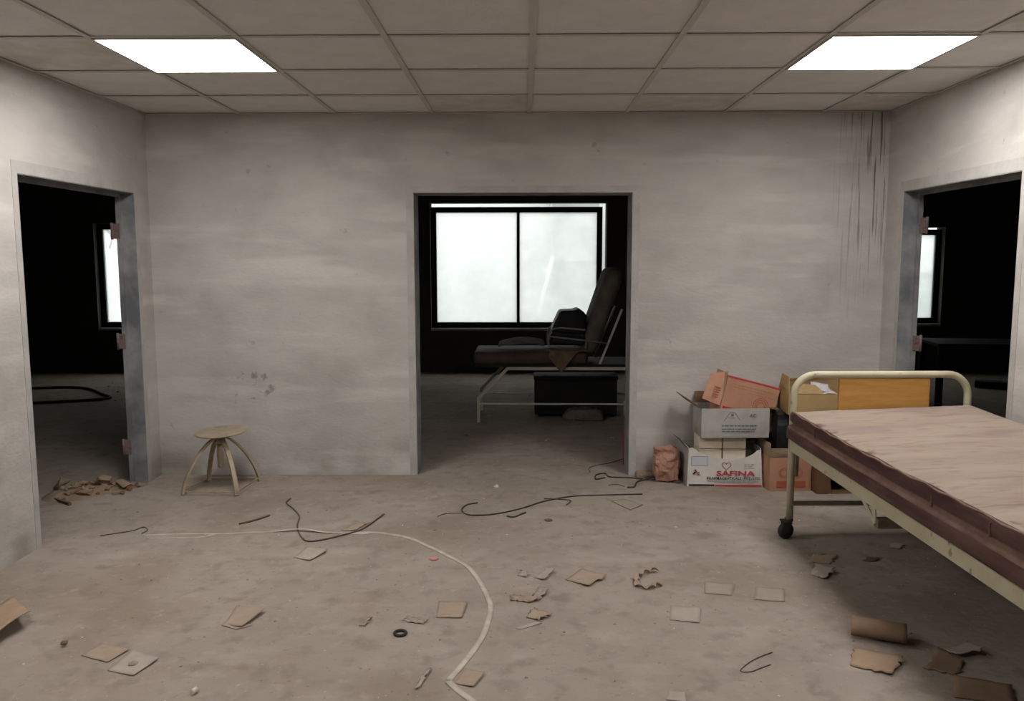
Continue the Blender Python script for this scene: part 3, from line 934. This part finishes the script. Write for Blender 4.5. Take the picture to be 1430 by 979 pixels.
# ------------------------------------------------------------------ things in the dark rooms behind
co = empty('examination_couch', (-.45, 8.26, 0), 0, 'padded examination couch on bent pale tube legs in the room behind the middle doorway', 'couch')
CLEN, CDEP = 1.95, .66
for y in (0, CDEP):
    MB().bar((0, y, 0), (0, y, .252), .030, .030).bar((-.002, y, .245), (.303, y, .562), .030, .030).bar((.295, y, .556), (CLEN-.3, y, .556), .030, .030).bar((CLEN-.305, y, .562), (CLEN, y, .245), .030, .030).bar((CLEN, y, .252), (CLEN, y, 0), .030, .030).build('side_frame', 'couch_frame', co)
    MB().bar((.015, y, .192), (CLEN-.015, y, .188), .016, .016).build('stretcher', 'couch_frame', co)
for x in (.0, CLEN):
    MB().bar((x, .015, .2), (x, CDEP-.015, .2), .02, .02).build('cross_bar', 'couch_frame', co)
def padmesh(x0, x1, y0, y1, z0, z1, r=.045):
    b = MB()
    pr = []
    n = 6
    for k in range(n+1):
        a = -math.pi/2+math.pi*k/n
        pr.append((r*(1-math.cos(a)), (z0+z1)/2+(z1-z0)/2*math.sin(a)))
    vs_, fs_ = [], []
    seg = 10
    for ins, z in pr:
        for (cx_, cy_, a0) in ((x0+r, y0+r, math.pi), (x1-r, y0+r, 1.5*math.pi), (x1-r, y1-r, 0), (x0+r, y1-r, .5*math.pi)):
            for k in range(seg+1):
                a = a0+math.pi/2*k/seg
                rr = r*1.0-ins*.9
                vs_.append((cx_+rr*math.cos(a), cy_+rr*math.sin(a), z))
    m_ = 4*(seg+1)
    for i in range(len(pr)-1):
        for k in range(m_):
            fs_.append((i*m_+k, i*m_+(k+1) % m_, (i+1)*m_+(k+1) % m_, (i+1)*m_+k))
    fs_ += [tuple(reversed(range(m_))), tuple((len(pr)-1)*m_+k for k in range(m_))]
    return b.add(vs_, fs_, True)
padmesh(-.06, 1.12, -.03, CDEP+.03, .60, .725).build('seat_pad', 'couch_pad', co)
MB().box((-.02, .0, .572), (1.9, CDEP, .60)).build('pad_board', 'dark_box', co)
# raised back section, hinged near x = 1.05
bk = padmesh(0, .92, -.03, CDEP+.03, -.06, .12, .11).build('back_pad', 'couch_dust', co)
bk.location = (1.14, 0, .70)
bk.rotation_euler = (0, R(-71), 0)
for y in (.02, CDEP-.02):
    MB().bar((1.24, y, .60), (1.46, y, 1.16), .02, .02).build('back_support', 'couch_frame', co)
tag(MB().sheet(lambda u, v: (-.25+.48*u, 8.42+.34*v, .735+.012+.085*math.sin(math.pi*min(1, .12+u*.7))*(.6+.4*v)+.01*noise.noise(Vector((u*5, v*5, 0)))), 14, 8, .012).build('folded_blanket', 'couch_dust'), 'grey dusty folded cover lying on the examination couch', 'blanket')
def flapP(u, v):
    # cloth lying on the couch whose corner hangs over the near edge
    x = .28+.40*u
    drop = max(0, 1-abs(u-.34)/.42)*.22
    if v > .5:
        return (x, 8.215+.45*(v-.5)*2, .738+.006*math.sin(u*9))
    return (x-.05*(.5-v), 8.205, .738-drop*(.5-v)*2+.0)
tag(MB().sheet(flapP, 20, 16, .004).build('sacking_cloth', 'sack'), 'tan sacking cloth with its corner hanging over the couch edge', 'cloth')
ch = empty('armchair', (.42, 8.214, .765), R(0), 'black padded tube armchair lying on the examination couch', 'chair')
def looparm(y):
    return spline([(-.15, y, .0), (-.155, y, .11), (-.125, y, .185), (-.06, y, .21), (.05, y, .205), (.22, y, .19)], 6)
for y in (0, .42):
    MB().tube(looparm(y), .009, 8).build('arm_tube', 'steel', ch)
    MB().tube([(-.15, y, .125), (.20, y, .085), (.24 if y else .44, y, .082 if y else .055)], .008, 8).build('side_tube', 'steel', ch)
    MB().tube([(.22, y, -.0), (.23, y, .09)], .008, 8).build('leg', 'steel', ch)
MB().tube([(-.15, 0, .02), (-.15, .42, .02)], .008, 8).build('front_tube', 'steel', ch)
def slab(prof, y0, y1):
    n = len(prof)
    vs_ = [(x, y0, z) for x, z in prof]+[(x, y1, z) for x, z in prof]
    return MB().add(vs_, [tuple(range(n)), tuple(reversed(range(n, 2*n)))]+[(k, n+k, n+(k+1) % n, (k+1) % n) for k in range(n)])
slab([(-.13, .05), (.20, .02), (.22, .12), (-.14, .15)], .02, .40).build('seat_pad', 'black_cloth', ch, bevel=.02)
slab([(-.135, .165), (.20, .135), (.235, .33), (.20, .37), (.15, .405), (.10, .385), (-.04, .38)], .02, .40).build('back_pad', 'black_cloth', ch, bevel=.025)
trunk = empty('storage_chest', (.38, 8.55, 0), 0, 'long dark chest standing on the floor under the examination couch', 'chest')
MB().box((-.25, -.03, .03), (.62, .28, .40)).build('body', 'dark_box', trunk, bevel=.01)
MB().box((-.26, -.04, .40), (.63, .29, .44)).build('lid', 'dark_box', trunk, bevel=.008)
for x in (-.21, .54):
    MB().box((x, 0, 0), (x+.04, .24, .03)).build('foot', 'dark_box', trunk)
crumple('rag_heap', 'grey heap of rags on the floor before the dark chest under the couch', (.62, 8.39, 0), .46, .2, .11, 'couch_dust', 'rags', 3.3, .05, 10, freq=6, taper=.6)
tag(MB().box((1.08, 8.40, .36), (1.27, 8.62, .50)).box((1.075, 8.395, .50), (1.275, 8.625, .52)).build('metal_box', 'couch_frame', bevel=.008), 'small pale box under the right end of the examination couch', 'box').location.z = -.36
ext = empty('fire_extinguisher', (.875, 6.50, 0), 0, 'red cylinder standing behind the right jamb of the middle doorway', 'extinguisher')
MB().lathe([(.055, 0), (.058, .01), (.058, .27), (.045, .31), (.018, .335), (.018, .36)], (0, 0, 0), 24).build('cylinder', 'red_paint', ext)
MB().box((-.012, -.01, .36), (.05, .01, .385)).bar((-.01, 0, .385), (.07, 0, .40), .018, .008).build('valve_handle', 'black_plastic', ext)

tb = empty('work_table', (5.35, 9.2, 0), R(-8), 'dark plain table standing in the right-hand room', 'table')
MB().box((-.75, -.35, .70), (.55, .35, .74)).build('table_top', 'dark_box', tb, bevel=.005)
for x in (-.70, .50):
    for y in (-.30, .30):
        MB().box((x-.03, y-.03, 0), (x+.03, y+.03, .70)).build('leg', 'dark_box', tb)
tag(MB().tube([(5.9, 10.6, .06), (7.3, 9.7, .06)], .06, 12).build('rolled_mat', 'dark_box'), 'dark rolled mat lying on the floor of the right-hand room', 'mat')
tag(MB().tube(spline([(-7.2, 10.0, .016), (-5.9, 10.45, .016), (-5.2, 9.9, .016), (-5.0, 9.55, .016), (-5.9, 9.2, .016), (-6.9, 8.9, .016)], 6), .016, 8).build('floor_pipe', 'dark_box'), 'dark bent pipe lying on the floor of the left-hand room', 'pipe')

# ------------------------------------------------------------------ rubble heap in the left doorway
heap = random.Random(3)
m0, m1 = floor_at(96, 692), floor_at(178, 676)
def mound_h(x, y):
    d = (m1-m0)
    w = Vector((x, y, 0))-m0
    t = max(0, min(1, w.dot(d)/d.length_squared))
    r = (w-d*t).length
    k = max(0, 1-(r/.17)**2)
    return .062*k*(.75+.5*noise.noise(Vector((x*9, y*9, 0))))*(1-.45*t)
vs_, fs_ = [], []
gx, gy = 36, 26
xa, xb, ya, yb = min(m0.x, m1.x)-.19, max(m0.x, m1.x)+.17, min(m0.y, m1.y)-.19, min(max(m0.y, m1.y)+.19, LF-.04)
for j in range(gy+1):
    for i in range(gx+1):
        x, y = xa+(xb-xa)*i/gx, ya+(yb-ya)*j/gy
        h = mound_h(x, y)
        vs_.append((x, y, h+(.012*noise.noise(Vector((x*30, y*30, 2)))*min(1, h*40) if h > 0 else -.004)))
for j in range(gy):
    for i in range(gx):
        q = j*(gx+1)+i
        fs_.append((q, q+1, q+gx+2, q+gx+1))
tag(MB().add(vs_, fs_, True).build('rubble_dust', 'rubble'), 'low mound of plaster dust under the rubble pieces at the left doorway', 'rubble dust', kind='stuff')
done = []
for k in range(90):
    px = heap.uniform(84, 200)
    mid = 693-(px-84)*.19
    base = floor_at(px, mid+heap.gauss(0, 6.5))
    if base.y > LF-.12 and base.x < XL+.03:
        base.y = LF-.12-heap.random()*.08
    big = k < 16
    sz = heap.uniform(.05, .095) if big else heap.uniform(.015, .045)
    if base.x > -2.75:
        sz *= .6
    if big and any((base-q).length < .09 for q in done):
        continue
    if big:
        done.append(base.copy())
    pts = []
    fl = heap.uniform(.35, .65)
    for q in range(12):
        v = Vector((heap.gauss(0, 1), heap.gauss(0, 1), heap.gauss(0, 1))).normalized()*heap.uniform(.7, 1)
        pts.append(Vector((v.x*sz, v.y*sz*.8, v.z*sz*fl)))
    zmin = min(p.z for p in pts)
    red = heap.random() < .18
    size = 'larger' if big else 'small'
    o = MB().hull(pts).build('rubble_piece', 'rubble_red' if red else 'rubble', None, (base.x, base.y, max(-zmin*.55, 0)+mound_h(base.x, base.y)+(-zmin*.45 if mound_h(base.x, base.y) < .01 else 0)), (0, 0, heap.random()*6))
    what = 'reddish broken brick bit' if red else 'broken plaster piece'
    tag(o, '%s %s in the rubble heap at the left doorway' % (size, what), 'rubble', '%s %ss in the left doorway heap' % (size, what))
a, b_ = floor_at(74, 698), floor_at(98, 706)
tag(MB().bar((a.x, a.y, .01), (b_.x, b_.y, .01), .02, .02).build('wood_stick', 'stick'), 'short dark stick at the near edge of the rubble heap', 'stick')

# ------------------------------------------------------------------ cables, straps and wires on the floor
def cable(name, label, px, r, material, cat='cable', n=6, lift=0.0):
    pts = [floor_at(*p[:2])+Vector((0, 0, r+.001+(p[2] if len(p) > 2 else 0))) for p in px]
    return tag(MB().tube(spline(pts, n), r, 6).build(name, material), label, cat)
cable('dark_cable', 'dark cable bent into a hook shape crossing under the pale strap', [(406, 697), (400, 703), (409, 711), (418, 722), (415, 735), (419, 748), (430, 757), (455, 754), (480, 748), (502, 742), (520, 731), (536, 719)], .0048, 'wire_dusty')
cable('dark_wire', 'long dark wire with a hooked end on the floor before the middle doorway', [(667, 703), (652, 706), (645, 713), (655, 720), (690, 719), (728, 711), (760, 701), (800, 694), (850, 692), (897, 691)], .0045, 'wire_dark')
cable('wire_offcut', 'short forked dark wire lying across the long hooked wire', [(760, 697), (780, 698), (797, 700), (791, 706)], .004, 'wire_dusty')
cable('wire_offcut', 'short dark wire below the long hooked wire', [(708, 722), (718, 723), (728, 719), (734, 717)], .005, 'wire_dark')
cable('thin_wire', 'thin faint wire running from the hooked wire to the left', [(611, 722), (622, 718), (645, 717)], .0025, 'wire_dusty')
cable('tangled_wire', 'black tangled wire looping beside the SAFINA carton', [(845, 668), (832, 670), (833, 664), (845, 662), (852, 667), (880, 668), (905, 671), (925, 670), (940, 673), (950, 675)], .005, 'wire_dark')
cable('tangled_wire', 'black wire bending down from the tangle before the crumpled packet', [(876, 682), (886, 681), (890, 674), (905, 671, .008), (915, 669, .008), (930, 671, .006)], .006, 'wire_dark')
cable('tangled_wire', 'thin brown wire crossing the tangle up to the carton', [(908, 664), (922, 668, .014), (938, 674, .012), (946, 676, .004), (953, 674)], .0035, 'wire_dark')
cable('thin_wire', 'faint dusty wire curling before the black tangle', [(850, 678), (862, 677), (872, 680)], .0025, 'wire_dusty')
cable('thin_wire', 'thin wire trailing out of the middle doorway at the right jamb', [(824, 660), (823, 654), (835, 650), (852, 647), (868, 642), (878, 640)], .003, 'wire_dusty')
cable('thin_wire', 'thin dark wire bent into a pointed loop on the near floor', [(1078, 912), (1062, 918), (1045, 927), (1034, 938), (1048, 939), (1062, 934), (1076, 929)], .002, 'wire_dark', 'wire')
cable('wood_stick', 'thin brown stick on the floor left of the dark cable', [(334, 733), (355, 728), (376, 721)], .006, 'stick', 'stick')

def ribbon(name, label, px, w, material, cat='strap', tw=0.0, th=.0025, z=.002, n=6):
    pts = spline([floor_at(*p[:2])+Vector((0, 0, z+(p[2] if len(p) > 2 else 0))) for p in px], n)
    K = len(pts)-1
    def P(u, v):
        q = u*K
        i = min(K-1, int(q))
        p = pts[i].lerp(pts[i+1], q-i)
        t = (pts[min(i+1, K)]-pts[max(i-1, 0)])
        t.z = 0
        t.normalize()
        s = Vector((-t.y, t.x, 0))
        a = tw*math.sin(q*.55)
        return p+s*(v-.5)*w*math.cos(a)+Vector((0, 0, abs((v-.5)*w*math.sin(a))+.5*w*abs(math.sin(a))*.3))
    return tag(MB().sheet(P, K, 2, th).build(name, material), label, cat)
ribbon('packing_strap', 'pale dusty packing strap curving across the near floor', [(480, 745), (520, 744), (548, 747), (575, 753), (600, 764), (625, 776), (652, 791), (668, 810), (680, 832), (685, 846), (683, 862), (676, 885), (662, 908), (643, 932), (627, 950)], .027, 'strap', .5)
ribbon('packing_strap', 'end of pale packing strap folded back at the bottom edge', [(626, 953, .003), (640, 965), (655, 976), (672, 990)], .028, 'strap', .4)
ribbon('packing_strap', 'thin twisted pale strap running left across the floor under the dark cable', [(200, 748), (235, 747), (270, 746), (310, 746), (350, 744), (380, 743), (420, 742, .014), (450, 744, .004), (480, 745), (515, 746)], .02, 'strap', 1.0)
ribbon('packing_strap', 'short faint strap piece below the left end of the thin strap', [(205, 752), (240, 752), (275, 751), (300, 747)], .014, 'strap', .8)
cable('thin_wire', 'faint curled wire before the left wall', [(140, 749), (160, 746), (185, 742), (200, 737), (206, 741), (198, 746)], .003, 'wire_dusty')
c = floor_at(559, 886)
rp = [(c.x+.026*math.cos(2*math.pi*k/20), c.y+.026*math.sin(2*math.pi*k/20), .007) for k in range(21)]
tag(MB().tube(rp, .0065, 8, False).build('rubber_ring', 'rubber'), 'small black rubber ring lying on the near floor', 'ring')
a, b_ = floor_at(268, 971), floor_at(281, 962)
d = (b_-a).normalized()*.026
tag(MB().tube([(a.x, a.y, .012), (a.x+d.x*.98, a.y+d.y*.98, .012)], .0105, 12).build('white_tube', 'chip_white'), 'tiny white tube end lying at the bottom left of the floor', 'tube')

# ------------------------------------------------------------------ papers and cardboard on the floor
def paper(label, quad, material='paper', curl=0.0, lift=0.0, name='paper_scrap', cat='paper', th=.002, seed=0, rough=.0, n=8, edge=None):
    """sheet through four floor points given as photo pixels; curl lifts the edge v=1"""
    q = [floor_at(*p) for p in quad]
    rnd = random.Random(seed)
    ph = rnd.random()*9
    def P(u, v):
        p = (q[0]*(1-u)+q[1]*u)*(1-v)+(q[3]*(1-u)+q[2]*u)*v
        if rough:
            e = noise.noise(Vector((u*7+ph, v*7, ph)))*rough
            k = max(abs(u-.5), abs(v-.5))*2
            p = p+Vector((e*k, noise.noise(Vector((u*7, v*7+ph, 3)))*rough*k, 0))
        z = th/2+.001+.003*abs(noise.noise(Vector((u*2+ph, v*2, ph))))+curl*v**2+lift*u**2
        return Vector((p.x, p.y, z))
    return tag(MB().sheet(P, n, n, th).build(name, material), label, cat, 'papers scattered on the floor')
paper('tan folded paper on the left part of the near floor', [(313, 872), (338, 878), (371, 855), (330, 850)], 'paper_tan', .012, .01, seed=1)
paper('lower leaf of the tan folded paper on the left near floor', [(309, 874), (330, 880), (352, 874), (320, 864)], 'paper_tan', .0, .0, seed=21)
paper('small folded paper lying before the dark cable', [(410, 779), (433, 784), (458, 771), (428, 767)], 'paper_pale', .012, .004, seed=2)
paper('tan sheet beside the grey printed sheet at lower left', [(113, 916), (150, 926), (180, 909), (142, 900)], 'paper_tan', .004, .002, seed=3)
gs = paper('grey sheet with a faint round mark at lower left', [(150, 937), (186, 945), (222, 922), (184, 910)], 'paper_pale', .006, .003, seed=4)
c = floor_at(186, 929)
MB().lathe([(.019, .0), (.019, .0008)], (c.x, c.y, .0085), 20).lathe([(.008, .0008), (.008, .0014)], (c.x, c.y, .0085), 14).build('round_mark', 'ink_mark', gs)
paper('tan rectangular card left of the curving strap', [(609, 863), (645, 864), (652, 843), (613, 841)], 'paper_tan', .003, .004, seed=5)
paper('small tan card against the end of the curving strap', [(634, 955), (661, 961), (677, 943), (650, 936)], 'paper_tan', .006, .006, seed=6)
paper('pale tan card on the middle of the near floor', [(935, 866), (977, 871), (978, 851), (937, 847)], 'paper_pale', .003, .003, seed=7)
paper('faint dusty sheet right of the pale tan card', [(984, 829), (1022, 832), (1026, 818), (984, 814)], 'paper', .004, .0, seed=8)
paper('dusty rectangular sheet near the bed shadow', [(1053, 838), (1096, 841), (1095, 824), (1056, 821)], 'paper', .003, .0, seed=9)
paper('large dusty tan sheet on the middle of the floor', [(790, 810), (823, 820), (848, 806), (812, 795)], 'paper_tan', .002, .01, seed=10, rough=.02)
paper('faint sheet below the right end of the long hooked wire', [(853, 700), (880, 713), (898, 706), (872, 698)], 'paper', .003, .003, seed=12)
paper('curled torn tan strip right of the curving strap', [(711, 838), (735, 843), (753, 840), (716, 832)], 'paper_tan', .012, .004, seed=13, rough=.03)
paper('torn paper scrap behind the curled tan strip', [(742, 836), (752, 840), (767, 826), (752, 822)], 'paper', .01, .006, seed=14, rough=.03)
paper('curled brown scrap below the torn tan strip', [(735, 862), (752, 869), (772, 861), (745, 849)], 'paper_tan', .0, .012, seed=15, rough=.03)
paper('narrow pale strip below the curled brown scrap', [(720, 878), (726, 880), (757, 871), (752, 869)], 'paper_pale', .002, .0, seed=16)
paper('pale curled scrap on the middle of the floor', [(746, 807), (760, 811), (775, 799), (765, 797)], 'paper_pale', .014, .01, seed=17, rough=.02)
paper('tiny pale scrap beside the pale curled scrap', [(724, 803), (733, 807), (738, 802), (729, 799)], 'paper_pale', .01, .003, seed=18, rough=.02)
paper('pale paper sliver pointing away at the bottom', [(578, 964), (585, 962), (602, 936), (595, 938)], 'paper_pale', .006, .004, seed=19, rough=.015)
paper('dusty oblong scrap above the rubber ring', [(562, 867), (590, 873), (598, 868), (570, 862)], 'paper', .006, .003, seed=20, rough=.02)
paper('small tan scrap left of the rubber ring', [(503, 874), (510, 876), (519, 865), (513, 865)], 'paper_tan', .006, .003, seed=22, rough=.02)
paper('tan scrap under the crossing of strap and dark cable', [(478, 741), (495, 742), (516, 731), (495, 733)], 'paper_tan', .002, .004, seed=23, rough=.02)
paper('small pale paper at the bottom edge of the floor', [(930, 978), (958, 981), (956, 969), (934, 968)], 'paper_pale', .003, .002, seed=24)
def twist_scrap(pts, w, label, material):
    return ribbon('torn_strip', label, pts, w, material, 'paper', 1.2, .003, .003)
twist_scrap([(918, 799, .012), (905, 800, .006), (893, 805, .004), (888, 812), (892, 820), (906, 823), (914, 820, .004), (925, 817)], .035, 'twisted torn brown strip on the middle right floor', 'paper_tan')
# bent cardboard at the left edge
q = [floor_at(-40, 880), floor_at(-30, 915), floor_at(44, 876), floor_at(18, 842)]
def cardP(u, v):
    p = (q[0]*(1-u)+q[1]*u)*(1-v)+(q[3]*(1-u)+q[2]*u)*v
    return Vector((p.x, p.y, .004+.075*math.sin(math.pi*(.15+.85*v)*.55)*(.35+.65*u)))
tag(MB().sheet(cardP, 10, 12, .005).build('cardboard_piece', 'card_dusty'), 'bent tan cardboard piece at the left edge of the floor', 'cardboard')
# rolled cardboard in the bed shadow
a, b_ = floor_at(1188, 892), floor_at(1266, 905)
ax_ = (b_-a)
ln_ = ax_.length
ax_.normalize()
nr_ = Vector((-ax_.y, ax_.x, 0))
def rollP(u, v):
    t = -.6+v*4.6
    r_ = .040+.006*v
    return a+ax_*(ln_*u)+nr_*(r_*math.cos(t)*1.25+.05)+Vector((0, 0, .043+r_*math.sin(t)*.85))
tag(MB().sheet(rollP, 10, 20, .004).build('cardboard_roll', 'card_dull'), 'half rolled brown cardboard at the edge of the bed shadow', 'cardboard')
paper('flat torn tan cardboard in front of the half rolled cardboard', [(1186, 930), (1246, 945), (1262, 922), (1194, 907)], 'card_dusty', .004, .010, 'cardboard_piece', 'cardboard', .005, 31, .02)
paper('dark dusty cardboard scrap in the bed shadow', [(1292, 935), (1338, 944), (1346, 925), (1310, 908)], 'card_dull', .01, .0, 'cardboard_piece', 'cardboard', .004, 32, .02)
paper('folded flap scrap beside the dark cardboard in the bed shadow', [(1316, 908), (1342, 920), (1376, 916), (1350, 902)], 'paper', .02, .02, 'cardboard_piece', 'cardboard', .003, 33, .02)
paper('long brown cardboard strip at the bottom right corner', [(1330, 975), (1420, 985), (1412, 962), (1334, 948)], 'card_dull', .012, .0, 'cardboard_piece', 'cardboard', .005, 34, .015)
paper('crumpled pale scrap under the bed at its left edge', [(1131, 802), (1152, 810), (1166, 800), (1140, 792)], 'paper_pale', .02, .01, 'paper_scrap', 'paper', .002, 35, .03)
paper('dusty brown scrap under the bed behind the crumpled pale scrap', [(1128, 786), (1160, 788), (1170, 778), (1135, 776)], 'paper_tan', .012, .0, 'paper_scrap', 'paper', .002, 36, .03)
paper('small pinkish scrap under the middle of the bed', [(1240, 765), (1256, 768), (1262, 762), (1246, 759)], 'paper_pale', .006, .004, 'paper_scrap', 'paper', .002, 37, .02)
paper('thin brown scrap under the bed beside the pinkish scrap', [(1206, 784), (1222, 785), (1230, 781), (1212, 780)], 'stick', .008, .0, 'paper_scrap', 'paper', .002, 38, .02)
c = floor_at(606, 781)
tag(MB().lathe([(.022, .001), (.026, .003), (.026, .006), (.014, .010)], (c.x, c.y, 0), 20).build('pink_cap', 'pink'), 'flat pink plastic cap beside the curving strap', 'cap')
c = floor_at(693, 681)
tag(MB().hull([(c.x+random.uniform(-.02, .02), c.y+random.uniform(-.02, .02), random.uniform(0, .03)) for _ in range(12)]).build('white_chip', 'chip_white'), 'single white chip lying before the middle doorway', 'chip')
c = floor_at(91, 903)
tag(MB().hull([(c.x+random.uniform(-.02, .02), c.y+random.uniform(-.015, .015), random.uniform(0, .025)) for _ in range(12)]).build('brown_chip', 'stick'), 'small dark brown chip on the lower left floor', 'chip')
c = floor_at(766, 727)
tag(MB().lathe([(.024, .001), (.027, .004), (.022, .007), (.012, .007)], (c.x, c.y, 0), 16).build('bottle_cap', 'wire_dusty'), 'dusty bottle cap on the floor below the long hooked wire', 'cap')

# grit: nobody could count it
def scatter(n, smin, smax, rnd, region):
    b = MB()
    for _ in range(n):
        x, y = region(rnd)
        s = smin+(smax-smin)*rnd.random()**3
        vs_ = []
        for k in range(5):
            a = 2*math.pi*k/5+rnd.random()
            r_ = s*rnd.uniform(.6, 1)
            vs_.append((x+r_*math.cos(a), y+r_*math.sin(a)*.8, .0004))
        vs_.append((x+rnd.uniform(-.3, .3)*s, y+rnd.uniform(-.3, .3)*s, s*rnd.uniform(.25, .7)))
        b.add(vs_, [(0, 1, 5), (1, 2, 5), (2, 3, 5), (3, 4, 5), (4, 0, 5)])
    return b
rnd = random.Random(5)
reg = lambda r: (r.uniform(XL+.05, XR-.05), 1.9+4.2*r.random())
tag(scatter(3600, .0015, .012, rnd, reg).build('floor_grit', 'grit'), 'fine brown grit strewn over the dusty floor', 'grit', kind='stuff')
tag(scatter(170, .002, .010, rnd, reg).build('white_crumbs', 'chip_white'), 'tiny white plaster crumbs strewn over the dusty floor', 'crumbs', kind='stuff')
reg2 = lambda r: (r.choice((r.uniform(-7, -3.1), r.uniform(-2.6, 2.5), r.uniform(3.0, 5.0))), r.uniform(6.6, 11.5))
tag(scatter(900, .004, .03, rnd, reg2).build('room_grit', 'grit'), 'coarse grit strewn over the floors of the dark rooms', 'grit', kind='stuff')
